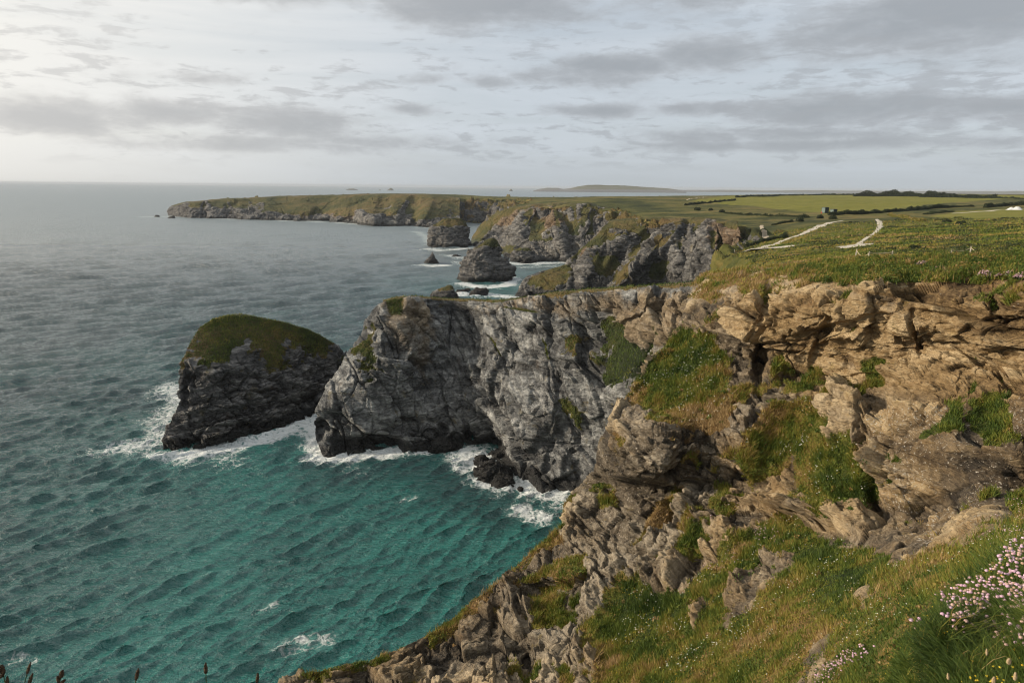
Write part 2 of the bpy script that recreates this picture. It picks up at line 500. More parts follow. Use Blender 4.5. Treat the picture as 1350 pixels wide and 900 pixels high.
def plain(name, col, rough=.8, var=.25, scale=6.0, metal=0.0, bump=.0):
    m, t, b = mat(name, col, rough, metal)
    pos = t.new('ShaderNodeTexCoord').outputs['Object']
    n = t.noise(pos, scale, 5, .6)
    lo = tuple(c * (1 - var) for c in col); hi = tuple(min(1, c * (1 + var)) for c in col)
    t.put(b.inputs['Base Color'], t.ramp(n, [(.3, lo), (.7, hi)]))
    if bump: t.put(b.inputs['Normal'], t.bump(n, bump, .02))
    return m
# ------------------------------------------------------------------ sky and sun
SUN_AZ = math.radians(-88)       # from straight ahead, to the left
SUN_EL = math.radians(19)
world = bpy.data.worlds.new('World'); SC.world = world; world.use_nodes = True
t = NT(world.node_tree)
bg = world.node_tree.nodes['Background']
sky = t.new('ShaderNodeTexSky', sky_type='NISHITA', sun_disc=False)
sky.sun_elevation = SUN_EL
sky.sun_rotation = SUN_AZ        # blender: 0 looks along +Y, growing clockwise
sky.altitude = 60; sky.air_density = 1.0; sky.dust_density = 2.0; sky.ozone_density = 1.0
dirv = t.vmath('NORMALIZE', t.new('ShaderNodeTexCoord').outputs['Generated'])
sp = t.new('ShaderNodeSeparateXYZ'); t.put(sp.inputs[0], dirv)
dx, dy, dz = sp.outputs
az = t.math('ARCTAN2', dx, dy)
el = t.math('ARCSINE', dz)
pxy = t.new('ShaderNodeCombineXYZ'); t.put(pxy.inputs[0], az); t.put(pxy.inputs[1], el)
ang = pxy.outputs[0]
sundir = (math.sin(SUN_AZ) * math.cos(SUN_EL), math.cos(SUN_AZ) * math.cos(SUN_EL), math.sin(SUN_EL))
dotn = t.new('ShaderNodeVectorMath', operation='DOT_PRODUCT'); t.put(dotn.inputs[0], dirv); dotn.inputs[1].default_value = sundir
sd = dotn.outputs['Value']
glow = t.rng(sd, -.2, 1.0)
glow2 = t.rng(sd, .0, .92)
S = 10.0     # the whole sky goes through a background strength of 0.1
# high veil of cirrus
veil_c = t.mix(glow2, tuple(S * c for c in (.55, .60, .655)), tuple(S * c for c in (.92, .885, .815)))
stre = t.noise(t.mapping(ang, rot=(0, 0, .06), sc=(1.5, 16, 1)), 1.6, 6, .6, .4)
veil_f = t.math('ADD', t.rng(stre, .25, .75, .74, .98), t.math('MULTIPLY', glow2, .15), clamp=True)
col = t.mix(veil_f, sky.outputs[0], veil_c)
# low cumulus: where the photograph has its banks (azimuth, elevation, widths, weight), in degrees
BANKS = [(-12, 15.6, 13, 1.5, 1.3), (10, 15.2, 9, 1.4, 1.1), (-16, 15.2, 9, 1.9, 1.2), (-5, 14.6, 7, 1.6, 1.2), (31, 11.6, 8, 1.8, 1.15), (8, 9.2, 6, 1.0, .95), (22, 3.2, 16, .6, .85), (-20, 2.8, 14, .6, .7), (33, 13.2, 8, 1.4, .9), (-20, 14.0, 7, 1.6, .9), (-3, 13.6, 9, 2.2, 1.1), (12, 13.8, 7, 1.6, .6), (30, 10.9, 11, 2.4, .95), (37, 8.5, 8, 2, .6), (5.5, 8.6, 7, 1.2, .75), (14.5, 9.6, 5.5, 1.6, .8),
         (-33, 4.4, 7, 1.6, .95), (-25, 5.0, 6, 1.2, .8), (-18, 4.7, 8, 1.4, .85), (-9, 3.3, 9, .8, .6), (-21, 3.0, 12, .9, .6),
         (6.5, 5.9, 4.5, .7, .85), (15, 5.9, 5, .7, .8), (25, 5.6, 9, 1.4, 1.0), (34, 5.4, 8, 1.2, .8), (20, 3.9, 14, .8, .7), (-22, 7.5, 3.2, .7, .55), (-2, 8.0, 3, .6, .6), (-7, 8.1, 2, .5, .5), (-8, 5.9, 2.5, .5, .55),
         (-60, 6, 14, 2.4, .7), (60, 8, 16, 4, .8), (95, 10, 20, 5, .8), (-110, 9, 20, 4, .7), (150, 10, 25, 5, .8), (-160, 12, 25, 5, .8), (22, 20, 18, 4, .8), (-25, 22, 14, 3, .6), (0, 40, 40, 8, .6)]
tot = None
for a0, e0, sa, se, w in BANKS:
    d = t.mapping(ang, loc=(-math.radians(a0) / math.radians(sa), -math.radians(e0) / math.radians(se), 0), sc=(1 / math.radians(sa), 1 / math.radians(se), 1))
    ln = t.new('ShaderNodeVectorMath', operation='LENGTH'); t.put(ln.inputs[0], d)
    g = t.rng(ln.outputs['Value'], 0.0, 1.5, w, 0.0)
    tot = g if tot is None else t.math('MAXIMUM', tot, g)
cn = t.noise(t.mapping(ang, sc=(9, 26, 1)), 1.0, 7, .58, .25)
cn2 = t.noise(t.mapping(ang, sc=(30, 75, 1), loc=(3, 2, 0)), 1.0, 5, .6, .3)
cl = t.math('ADD', t.math('MULTIPLY', tot, .98), t.math('ADD', t.math('MULTIPLY', t.math('SUBTRACT', cn, .5), 1.3), t.math('MULTIPLY', t.math('SUBTRACT', cn2, .5), .62)))
cover = t.rng(cl, .05, .60)
thick = t.rng(cl, .26, .95)
c_thin = t.mix(glow2, tuple(S * c for c in (.40, .425, .455)), tuple(S * c for c in (.70, .675, .635)))
c_thick = t.mix(glow2, tuple(S * c for c in (.29, .31, .335)), tuple(S * c for c in (.52, .51, .50)))
ccol = t.mix(thick, c_thin, c_thick)
col = t.mix(t.math('MULTIPLY', cover, .78), col, ccol)
# thin broken scud low down
sn = t.noise(t.mapping(ang, sc=(20, 88, 1), loc=(7, 1, 0)), 1.0, 6, .62, .35)
sn2 = t.noise(t.mapping(ang, sc=(3.2, 7, 1), loc=(1, 4, 0)), 1.0, 3, .5, .2)
band = t.math('MULTIPLY', t.rng(el, math.radians(.8), math.radians(2.6)), t.rng(el, math.radians(19), math.radians(7)))
sc_ = t.math('MULTIPLY', t.rng(t.math('ADD', sn, t.math('MULTIPLY', t.math('SUBTRACT', sn2, .5), .7)), .50, .66), t.math('MULTIPLY', band, .62))
col = t.mix(sc_, col, t.mix(.45, c_thin, c_thick))
# thick air near the horizon
hz = t.rng(el, math.radians(-1), math.radians(4.5), .85, 0)
hcol = t.mix(glow2, tuple(S * c for c in (.43, .465, .49)), tuple(S * c for c in (.80, .77, .71)))
col = t.mix(hz, col, hcol)
t.put(bg.inputs['Color'], col)
bg.inputs['Strength'].default_value = 0.088

sun_d = bpy.data.lights.new('sun', 'SUN'); sun_d.energy = 4.8; sun_d.angle = math.radians(6.0); sun_d.color = (1.0, .86, .68)
sun = bpy.data.objects.new('sun', sun_d); link(sun)
sun.rotation_euler = Vector(sundir).to_track_quat('Z', 'Y').to_euler()
sun.location = (-200, 60, 300)
vs = SC.view_settings
vs.view_transform = 'Standard'; vs.look = 'None'; vs.exposure = 0.35; vs.gamma = 1.0; vs.use_curve_mapping = False
SC.cycles.use_denoising = True; SC.cycles.denoiser = 'OPENIMAGEDENOISE'; SC.cycles.denoising_prefilter = 'ACCURATE'
SC.cycles.use_adaptive_sampling = False
SC.cycles.filter_width = 1.15
SC.cycles.sample_clamp_indirect = 4.0
SC.cycles.sample_clamp_direct = 2.0
SC.cycles.max_bounces = 5; SC.cycles.diffuse_bounces = 2; SC.cycles.glossy_bounces = 2; SC.cycles.transmission_bounces = 2
SC.cycles.use_fast_gi = False
# ------------------------------------------------------------------ cliffs
def bumps(px, py, feats):
    d = np.zeros_like(px)
    for cx, cy, rx, ry, amp, *rot in feats:
        a = math.radians(rot[0]) if rot else 0.0
        x, y = px - cx, py - cy
        x, y = x * math.cos(a) + y * math.sin(a), -x * math.sin(a) + y * math.cos(a)
        q = (x / rx) ** 2 + (y / ry) ** 2
        d += amp * np.exp(-q * q * .7)
    return d

def region(px, py, polys, soft):
    """largest signed distance into any of the outlines, as 0..1 over a soft edge"""
    m = np.full(np.shape(px), -1e9)
    for pl in polys:
        m = np.maximum(m, poly_sd(px, py, pl))
    return smooth(-soft, soft, m)

def cliff_sheet(left, right, bottom, top, nu, nv, depth_pts, feats, top_wrap, left_wrap, bottom_wrap, right_wrap=None, lam=1e-3):
    """a cliff face built from where its outline stands; the wraps carry it over the brow and round its ends"""
    g = coons(left, right, bottom, top, nu, nv)
    px, py = g[..., 0], g[..., 1]
    f = rbf_fit([p[:2] for p in depth_pts], [p[2] for p in depth_pts], lam)
    d = f(g)
    d = d + bumps(px, py, feats)
    P = at_depth(px, py, d)
    aw = P[..., :2] / np.linalg.norm(P[..., :2], axis=-1, keepdims=True)
    aw = np.concatenate([aw, np.zeros_like(aw[..., :1])], -1)
    rt = np.stack([aw[..., 1], -aw[..., 0], aw[..., 2]], -1)
    def wrapcol(base, a, r, steps):
        out = []
        for (sa, sr, sz) in steps:
            q = base + a * sa + r * sr
            q[..., 2] += sz
            q[..., 2] = np.maximum(q[..., 2], -6)
            out.append(q)
        return out
    if left_wrap:
        L = np.stack(wrapcol(P[:, 0], aw[:, 0], rt[:, 0], left_wrap)[::-1], 1)
        k = L.shape[1]
        P = np.concatenate([L, P], 1)
        px = np.concatenate([np.repeat(px[:, :1], k, 1), px], 1); py = np.concatenate([np.repeat(py[:, :1], k, 1), py], 1)
        aw = np.concatenate([np.repeat(aw[:, :1], k, 1), aw], 1); rt = np.concatenate([np.repeat(rt[:, :1], k, 1), rt], 1)
    if right_wrap:
        Rr = np.stack(wrapcol(P[:, -1], aw[:, -1], rt[:, -1], right_wrap), 1)
        k = Rr.shape[1]
        P = np.concatenate([P, Rr], 1)
        px = np.concatenate([px, np.repeat(px[:, -1:], k, 1)], 1); py = np.concatenate([py, np.repeat(py[:, -1:], k, 1)], 1)
        aw = np.concatenate([aw, np.repeat(aw[:, -1:], k, 1)], 1); rt = np.concatenate([rt, np.repeat(rt[:, -1:], k, 1)], 1)
    if top_wrap:
        Tt = np.stack(wrapcol(P[-1], aw[-1], rt[-1], top_wrap), 0)
        k = Tt.shape[0]
        P = np.concatenate([P, Tt], 0)
        px = np.concatenate([px, np.repeat(px[-1:], k, 0)], 0); py = np.concatenate([py, np.repeat(py[-1:], k, 0)], 0)
        aw = np.concatenate([aw, np.repeat(aw[-1:], k, 0)], 0); rt = np.concatenate([rt, np.repeat(rt[-1:], k, 0)], 0)
    if bottom_wrap:
        Bb = np.stack(wrapcol(P[0], aw[0], rt[0], bottom_wrap)[::-1], 0)
        k = Bb.shape[0]
        P = np.concatenate([Bb, P], 0)
        px = np.concatenate([np.repeat(px[:1], k, 0), px], 0); py = np.concatenate([np.repeat(py[:1], k, 0), py], 0)
    n = grid_normals(P)
    if (n * (P - np.array([0, 0, EYE]))).sum(-1).mean() > 0: n = -n
    return P.astype(F4), n.astype(F4), px, py

def steps(pts, n):
    p = np.asarray(pts, float)
    L = np.concatenate([[0], np.cumsum(np.linalg.norm(np.diff(p, axis=0), axis=1))])
    t = np.linspace(0, L[-1], n + 1)[1:]
    return [tuple(np.interp(x, L, p[:, k]) for k in range(3)) for x in t]

def smooth_normals(n, it):
    for _ in range(it):
        m = n.copy()
        m[1:-1] += n[:-2] + n[2:]; m[:, 1:-1] += n[:, :-2] + n[:, 2:]
        n = m / (np.linalg.norm(m, axis=-1, keepdims=True) + 1e-9)
    return n

def wide_normals(n, reach=(1, 2, 4, 8, 12, 16)):
    n = n.copy()
    for k in reach:
        m = n.copy()
        m[k:] += n[:-k]; m[:-k] += n[k:]
        q = m.copy()
        q[:, k:] += m[:, :-k]; q[:, :-k] += m[:, k:]
        n = q / (np.linalg.norm(q, axis=-1, keepdims=True) + 1e-9)
    return n

def strata_steps(P, nrm_dir, thick, seed, warp=1.0):
    s = (P @ np.asarray(nrm_dir, F4)) + warp * fbm(P * .12 + seed, 3)
    q = s / thick
    k = np.floor(q); fr = q - k
    def r(k): return fbm(np.stack([k * 7.31 + seed, P[..., 0] * .09 / thick ** .5, P[..., 1] * .09 / thick ** .5], -1).astype(F4), 2)
    a = r(k); b = r(k + 1)
    w = smooth(.92, 1.0, fr)
    return a * (1 - w) + b * w

TONE = [None]
def rock_relief(P, n, dirv, amps, seed, stretch=(1, 1, 1), rot=(0, 0, 0)):
    """amps: big lumps, faceted blocks, small blocks, ledges, grain -> each (size, height)"""
    (s0, h0), (s1, h1), (s2, h2), (s3, h3), (s4, h4) = amps
    Rm = np.array(Matrix.Rotation(rot[0], 3, 'X') @ Matrix.Rotation(rot[1], 3, 'Y') @ Matrix.Rotation(rot[2], 3, 'Z'), F4)
    Q = (P @ Rm.T) * np.asarray(stretch, F4) + F4(seed)
    wq = Q + np.stack([fbm(P / (s1 * 1.3) + k * 31.7, 2) for k in range(3)], -1) * F4(s1 * .12)
    d = h0 * fbm(Q / s0, 3, ridged=True)
    v, c = facets(wq / s1)
    tone = .55 * v
    d = d + h1 * (v * 1.6) - h1 * .22 * (1 - smooth(0, .05, c))
    v, c = facets((wq + 5.) / s2)
    tone = tone + .6 * v
    d = d + h2 * (v * 1.6) - h2 * .25 * (1 - smooth(0, .06, c))
    v, c = facets((wq + 9.) / F4(s2 * .42))
    TONE[0] = tone + .45 * v
    d = d + h2 * .5 * (v * 1.6)
    d = d + h3 * strata_steps(P, dirv, s3, seed, s3 * .7) + 1.25 * h3 * strata_steps(P, dirv, s3 * 3.4, seed + 5, s3 * 1.6)
    d = d + h4 * fbm(Q / s4, 3, .6, ridged=True)
    for sc_, hc_ in ((s1 * 1.1, h2 * 1.5), (s2 * 1.2, h2 * .8)):
        cn = fbm(wq / F4(sc_) + F4(70.), 3)
        d = d - hc_ * (1 - smooth(0, .05, np.abs(cn))) * smooth(-.1, .3, fbm(P / F4(s1 * 1.5) + F4(11.), 2))
    return d

# ---- A: the near cliff, from under the camera round to the corner of the bay
A_left = [(350, 948), (378, 893), (395, 886), (420, 884), (450, 879), (480, 873), (520, 856), (560, 838), (600, 812), (640, 782), (680, 749), (712, 716), (740, 692), (744, 668), (762, 642), (782, 620),
          (788, 584), (800, 560), (820, 530), (838, 508), (860, 480), (880, 455), (893, 430), (904, 404), (913, 380)]
A_top = [(913, 380), (928, 366), (965, 360), (1000, 357), (1040, 353), (1080, 349), (1120, 346), (1160, 344), (1220, 342), (1300, 340), (1420, 336)]
A_right = [(1420, 960), (1420, 800), (1420, 600), (1420, 450), (1420, 336)]
A_bot = [(350, 948), (700, 962), (1050, 962), (1420, 960)]
A_dep = [(913, 380, 64), (1000, 357, 62), (1080, 349, 57), (1160, 344, 50), (1250, 341, 46), (1350, 339, 42), (1420, 336, 38),
         (920, 395, 60), (960, 385, 57), (1000, 376, 55), (1040, 378, 51.5), (1080, 374, 48.5), (1150, 368, 44.5), (1250, 366, 40), (1350, 366, 36), (1420, 364, 33),
         (890, 450, 59), (960, 450, 54), (1050, 450, 48), (1150, 450, 43.2), (1250, 450, 38.8), (1350, 450, 34.8), (1420, 450, 32),
         (835, 520, 57), (900, 520, 53), (1000, 520, 48), (1080, 520, 44.5), (1150, 520, 41.5), (1250, 520, 37), (1350, 520, 33), (1420, 520, 30),
         (790, 600, 55), (850, 600, 50), (920, 600, 47), (1000, 600, 43.8), (1080, 600, 40), (1150, 600, 37.5), (1250, 600, 33.5), (1350, 600, 29.5), (1420, 600, 27),
         (748, 680, 53), (850, 680, 47), (950, 680, 43), (1050, 680, 38.5), (1150, 690, 34), (1250, 700, 29), (1350, 680, 24.5), (1420, 680, 21.5),
         (665, 760, 50), (760, 760, 46), (850, 760, 42.5), (950, 760, 37), (1050, 760, 31), (1150, 760, 24), (1230, 755, 14.5), (1350, 760, 5.6), (1420, 760, 4.6),
         (570, 832, 46), (680, 830, 43.5), (800, 830, 39.5), (900, 830, 34), (1000, 830, 27), (1100, 830, 18), (1200, 830, 7.0), (1300, 830, 4.4), (1420, 830, 3.3), (1300, 790, 4.9), (1245, 795, 6.2), (1330, 720, 8.5), (1280, 735, 13), (1170, 850, 8.0),
         (378, 895, 41), (500, 900, 40), (650, 900, 38), (800, 900, 33.5), (900, 900, 28), (1000, 900, 20), (1100, 900, 10.5), (1200, 900, 5.2), (1350, 900, 3.2), (1420, 900, 2.7),
         (350, 960, 39), (700, 962, 34), (1050, 962, 12), (1420, 960, 2.2)]
A_feat = [(1013, 396, 7, 26, 2.6), (1003, 470, 9, 34, 2.0, 8), (960, 392, 30, 5, .8), (1100, 432, 46, 6, .9, -12), (1086, 452, 8, 40, .8, 20), (1090, 478, 48, 34, .9),
          (1222, 452, 28, 24, 1.0), (1213, 438, 5, 26, .7, -10), (1300, 480, 55, 7, .8, 42), (1310, 405, 6, 16, .8, -12), (1335, 438, 26, 4, .5, 6), (1190, 378, 12, 5, .8), (1240, 415, 34, 5, .7, 8),
          (1165, 418, 22, 5, .6), (1140, 498, 40, 4, .5, -10), (1110, 505, 40, 4, .5, 6),
          (845, 592, 58, 42, -4.5), (848, 642, 58, 9, 2.0, 8), (900, 640, 14, 9, 1.0), (895, 605, 7, 40, 1.0, 20),
          (1235, 620, 95, 95, -2.2), (1160, 560, 18, 40, 1.0), (1152, 640, 12, 60, 1.2, -10), (1300, 560, 30, 24, .7), (1330, 690, 26, 10, .5), (1220, 702, 20, 7, .45),
          (1050, 690, 70, 12, 1.6, 16), (1065, 668, 60, 10, -.9, 10), (1040, 590, 40, 55, 1.8, 20), (985, 640, 40, 14, 1.0, 10), (985, 665, 30, 12, .7), (930, 640, 22, 9, .7),
          (720, 778, 30, 10, 1.5, -12), (745, 756, 26, 12, -1.3), (694, 876, 8, 22, 1.8), (690, 812, 6, 20, .9, -20), (655, 820, 8, 40, .7, 10), (770, 800, 18, 70, .7, 28), (880, 700, 20, 60, .8, 25), (820, 700, 16, 60, -.6, 25),
          (990, 780, 14, 50, .35, 35), (1205, 835, 46, 42, -.45), (1290, 800, 60, 40, -.25)]
A_top_wrap = steps([(0, 0, 0), (1.5, 0, .0), (5, 0, -.3), (12, 0, -1.6), (20, 0, -4)], 14)
A_left_wrap = steps([(0, 0, 0), (.4, .1, -.5), (1.0, .5, -2.2), (2.2, 1.2, -6), (5, 2.5, -16), (10, 5, -40), (14, 7, -75)], 46)
A_bot_wrap = steps([(0, 0, 0), (-.4, 0, -.3), (-1.0, 0, -1.2), (-2, 0, -3.5), (-3, 0, -12), (-5, 0, -40), (-6, 0, -75)], 30)
NU, NV = 860, 800
P, n, px, py = cliff_sheet(A_left, A_right, A_bot, A_top, NU, NV, A_dep, A_feat, A_top_wrap, A_left_wrap, A_bot_wrap)
nS = smooth_normals(n, 4)
A_GRASS = [[(892, 438), (932, 440), (957, 480), (968, 520), (955, 556), (908, 568), (860, 548), (822, 532), (850, 488)],
           [(1012, 525), (1040, 520), (1100, 548), (1112, 580), (1150, 612), (1168, 640), (1140, 662), (1100, 684), (1050, 655), (1040, 605), (990, 640), (972, 610), (985, 560)],
           [(795, 830), (808, 780), (835, 762), (862, 790), (900, 775), (935, 748), (1000, 705), (1045, 682), (1085, 712), (1130, 722), (1180, 742), (1230, 735), (1290, 712), (1330, 690), (1430, 660), (1430, 970), (770, 970), (790, 880)],
           [(746, 690), (746, 712), (716, 735), (640, 795), (570, 846), (560, 836), (640, 776), (712, 712)],
           [(1040, 346), (1150, 340), (1430, 330), (1430, 362), (1350, 368), (1290, 376), (1240, 366), (1160, 366), (1100, 371), (1040, 364)],
           [(905, 392), (925, 360), (1060, 345), (1085, 366), (1030, 366), (985, 372), (945, 378), (930, 392)], [(965, 372), (1035, 376), (1040, 390), (985, 392)],
           [(1148, 478), (1172, 476), (1168, 512), (1138, 542), (1130, 530)], [(1285, 530), (1330, 520), (1345, 575), (1310, 585), (1282, 560)], [(1330, 650), (1420, 620), (1420, 700), (1335, 700)],
           [(735, 742), (775, 735), (778, 768), (740, 775)], [(380, 890), (480, 872), (520, 862), (500, 878), (420, 892)], [(860, 655), (905, 640), (880, 690), (835, 720)]]
A_BARE = [[(1015, 760), (1040, 735), (1050, 742), (1020, 785)], [(905, 800), (918, 782), (930, 790), (912, 830)], [(1130, 790), (1150, 775), (1160, 782), (1138, 806)], [(954, 828), (970, 782), (1008, 740), (1034, 738), (1016, 780), (985, 818)], [(1052, 905), (1062, 848), (1094, 828), (1092, 872), (1080, 910)], [(1040, 900), (1080, 880), (1130, 866), (1100, 884), (1060, 910)]]
A_WARM = [[(1000, 372), (1430, 360), (1430, 545), (1320, 535), (1200, 520), (1150, 500), (1060, 520), (1010, 470)]]
A_BROWN = [[(790, 560), (900, 560), (960, 640), (900, 760), (780, 860), (640, 800), (745, 690)]]
A_LICH = [[(1150, 600), (1165, 545), (1230, 545), (1300, 540), (1430, 560), (1430, 690), (1330, 700), (1230, 730), (1170, 690)], [(1020, 650), (1040, 655), (1025, 710), (990, 720)]]
A_SPECK = [[(640, 790), (740, 680), (800, 560), (960, 530), (1010, 420), (960, 400), (1000, 540), (1000, 680), (900, 760), (780, 850)]]
gn = fbm(P * F4(.35), 4) * 16 + fbm(P * F4(1.3), 3) * 12
gsoft = 9
gpx, gpy = px + gn, py + np.roll(gn, 37, 1)
A_g = region(gpx, gpy, A_GRASS, gsoft) * (1 - region(gpx, gpy, A_BARE, 6))
tuft = smooth(.20, .40, fbm(P * F4(.42) + 40., 5)) * smooth(.15, .5, nS[..., 2]) * .75
A_g = np.maximum(A_g, tuft)
A_w = np.clip(region(px + gn, py + gn, A_WARM, 40) * .42 + smooth(1150, 1300, px + 2 * gn) * smooth(545, 470, py) * .6 + region(px, py, A_BROWN, 40) * -.12 + .40, 0, 1)
A_l = np.clip(region(px + gn * 1.3, py + gn, A_LICH, 14) * (.30 + .28 * fbm(P * F4(.45) + 21., 3)) + region(px + gn, py + gn, A_SPECK, 30) * .20 + .05 + .16 * fbm(P * F4(.25) + 9., 3), 0, 1)
A_w = np.clip(A_w + .12 * region(px + gn, py + gn, A_LICH, 14), 0, 1)
dep = np.maximum(np.linalg.norm(P - np.array([0, 0, EYE], F4), axis=-1), 2)
kA = smooth(5, 32, dep) * (1 - .7 * smooth(1290, 1330, px) * smooth(590, 640, py))
dr = rock_relief(P, nS, (.10, .14, .98), ((10., .5), (4.6, 1.05), (1.9, .62), (.6, .46), (.5, .13)), 3.3, stretch=(.62, .62, 1.5), rot=(.12, -.1, .4))
A_tone = TONE[0]
jn = fbm(P * np.array([.42, .42, .10], F4) + F4(90.), 3)
dr = dr - .55 * (1 - smooth(0, .035, np.abs(jn))) * smooth(-.05, .25, fbm(P * F4(.15) + F4(44.), 2))
facing = np.abs((nS * ((CAMV := P - np.array([0, 0, EYE], F4)) / np.linalg.norm(CAMV, axis=-1, keepdims=True))).sum(-1))
dr = dr * (.25 + .75 * smooth(.12, .5, facing))
smoothface = region(px + gn, py + gn, [[(1060, 440), (1140, 445), (1150, 480), (1130, 520), (1050, 510)], [(1190, 560), (1300, 556), (1290, 650), (1200, 660)]], 14)
dr = dr * (1 - .6 * smoothface)
dg = .22 * fbm(P * F4(.5), 4) + .10 * fbm(P * F4(2.1) + 5., 3)
ds = dr * (1 - A_g) * (.15 + .85 * kA) + dg * A_g * (.35 + .65 * kA)
NL, NB = len(A_left_wrap), len(A_bot_wrap)
# the outline against the sea keeps close to where it stands
edge = np.minimum(1, .45 + smooth(0, 60, np.arange(P.shape[1]) - NL)[None, :]) * (1 - .85 * smooth(-60, -15, np.arange(P.shape[0]) - NB - NV)[:, None])
nW = wide_normals(nS)
PA = P + nW * (ds * edge)[..., None].astype(F4)
A_nz = grid_normals(PA)
A_dry = np.clip(.5 + .9 * fbm(P * F4(.12) + 3., 3) + .25 * fbm(P * F4(.9), 2), -1, 1.5)
A_dry += region(px, py, [[(1000, 780), (1060, 760), (1110, 830), (1060, 890), (1000, 900)], [(780, 860), (830, 880), (800, 960), (760, 960)], [(860, 545), (960, 530), (960, 600), (880, 600)], [(820, 520), (850, 520), (830, 570), (780, 600)], [(560, 836), (720, 700), (750, 712), (600, 846)], [(910, 360), (1080, 350), (1060, 385), (910, 400)]], 22) * .75
A_dry -= region(px, py, [[(900, 440), (935, 445), (930, 510), (870, 510)], [(830, 770), (900, 790), (880, 880), (820, 850)], [(1060, 700), (1180, 750), (1120, 850), (1060, 800)]], 25) * .6
near_cliff = raw_mesh('near_cliff', PA.reshape(-1, 3), grid_faces(*PA.shape[:2]), M['near_rock'],
                      attrs=dict(tone=A_tone, grass=A_g, warm=np.clip(A_w + .35 * A_tone, 0, 1), lichen=A_l, dry=A_dry - .2))
tag(near_cliff, 'near cliff of ochre and grey rock with grassy ledges on the right', 'cliff', kind='structure')
A_px, A_py = px, py

# ---- B: the grey headland across the bay
wd = lambda x, y: float(level_depth(x, y))
B_left = [(424, 602), (415, 578), (412, 552), (425, 530), (440, 500), (455, 470), (470, 445), (485, 420), (494, 405), (505, 398)]
B_top = [(505, 398), (520, 394), (545, 392), (590, 396), (620, 396), (650, 398), (675, 396), (700, 393), (735, 387), (760, 385), (820, 381), (870, 378), (910, 375), (965, 368)]
B_right = [(965, 705), (965, 600), (965, 480), (965, 368)]
B_bot = [(424, 602), (455, 604), (485, 599), (520, 594), (570, 585), (612, 590), (640, 606), (670, 616), (700, 628), (740, 645), (800, 660), (965, 705)]
fd = lambda x: wd(x, np.interp(x, [p[0] for p in B_bot], [p[1] for p in B_bot]))
B_dep = [(x, y, wd(x, y)) for x, y in B_bot] + [
    (412, 552, fd(424) + 3), (440, 500, fd(424) + 9), (470, 445, fd(424) + 15), (490, 412, fd(424) + 19),
    (450, 560, fd(455) + 2), (480, 500, fd(480) + 5), (500, 440, fd(500) + 11),
    (505, 398, fd(505) + 17), (545, 392, fd(545) + 17), (590, 396, fd(590) + 19), (650, 398, fd(650) + 19), (700, 393, fd(700) + 16), (760, 385, fd(760) + 9), (820, 381, 146), (870, 378, 136), (910, 375, 127), (965, 368, 116),
    (545, 500, fd(545) + 6), (600, 500, fd(600) + 10), (600, 440, fd(600) + 14), (560, 430, fd(560) + 10), (640, 500, fd(640) + 7), (660, 440, fd(660) + 13),
    (690, 540, fd(690) + 1.5), (690, 480, fd(690) + 8), (740, 470, fd(740) + 5), (740, 560, fd(740) + 2), (720, 430, fd(720) + 11),
    (800, 450, fd(800) + 3), (850, 430, 130), (900, 420, 121), (905, 500, 115), (965, 500, 106), (850, 530, 124), (800, 560, fd(800) + 1)]
B_feat = [(640, 578, 26, 20, 9), (585, 573, 10, 12, 3), (610, 560, 40, 12, 2), (420, 566, 7, 13, 4), (470, 582, 40, 7, 1.6), (546, 560, 22, 9, 2.0), (600, 440, 40, 45, 3.0, -20), (668, 500, 14, 46, 3.5, 28),
          (700, 570, 14, 40, -2.4, 35), (735, 590, 10, 45, 2.2, 12), (758, 615, 14, 22, 2.5), (690, 420, 60, 10, -1.6, 10), (560, 420, 10, 40, 1.6, -12), (520, 440, 22, 46, -3.0, 8), (555, 470, 8, 60, 1.2, -14),
          (855, 420, 6, 46, 2.5, 38), (805, 445, 34, 26, 2.0), (800, 492, 26, 16, 1.5), (740, 400, 30, 5, .8), (720, 500, 8, 60, -1.8, -10), (655, 470, 7, 60, -1.4, -30), (590, 520, 9, 60, -1.0, 32)]
B_top_wrap = steps([(0, 0, 0), (2, 0, .1), (4, 0, .0), (5.5, 0, -.8), (8, 0, -4), (13, 0, -12), (20, 0, -24), (25, 0, -48)], 40)
B_left_wrap = steps([(0, 0, 0), (1, .3, 0), (4, 2, -.5), (9, 6, -3), (15, 11, -12), (20, 14, -28), (24, 18, -46)], 40)
B_bot_wrap = steps([(0, 0, 0), (-.6, 0, -1), (-1.2, 0, -4)], 8)
P, n, px, py = cliff_sheet(B_left, B_right, B_bot, B_top, 760, 320, B_dep, B_feat, B_top_wrap, B_left_wrap, B_bot_wrap)
nS = smooth_normals(n, 6)
gn = fbm(P * F4(.10), 4) * 22 + fbm(P * F4(.4), 4) * 16
gn2 = fbm(P * F4(.11) + F4(33.), 4) * 22 + fbm(P * F4(.45) + F4(33.), 4) * 16
B_GRASS = [[(790, 425), (838, 440), (862, 462), (845, 500), (800, 505), (780, 480), (800, 460)], [(482, 424), (492, 430), (486, 462), (494, 486), (478, 492), (470, 470)], [(745, 440), (762, 440), (758, 470), (740, 475)],
           [(500, 385), (960, 360), (960, 376), (860, 379), (760, 386), (700, 394), (600, 396), (540, 393)], [(700, 388), (760, 380), (800, 380), (740, 392)], [(745, 528), (770, 530), (765, 560), (742, 550)], [(855, 470), (885, 440), (875, 480), (850, 530), (835, 540)]]
B_g = region(px + gn, py + gn2 * smooth(394, 420, py), B_GRASS, 9)
flat = smooth(.72, .9, n[..., 2]) * smooth(14, 26, P[..., 2])
B_g = np.maximum(B_g, flat)
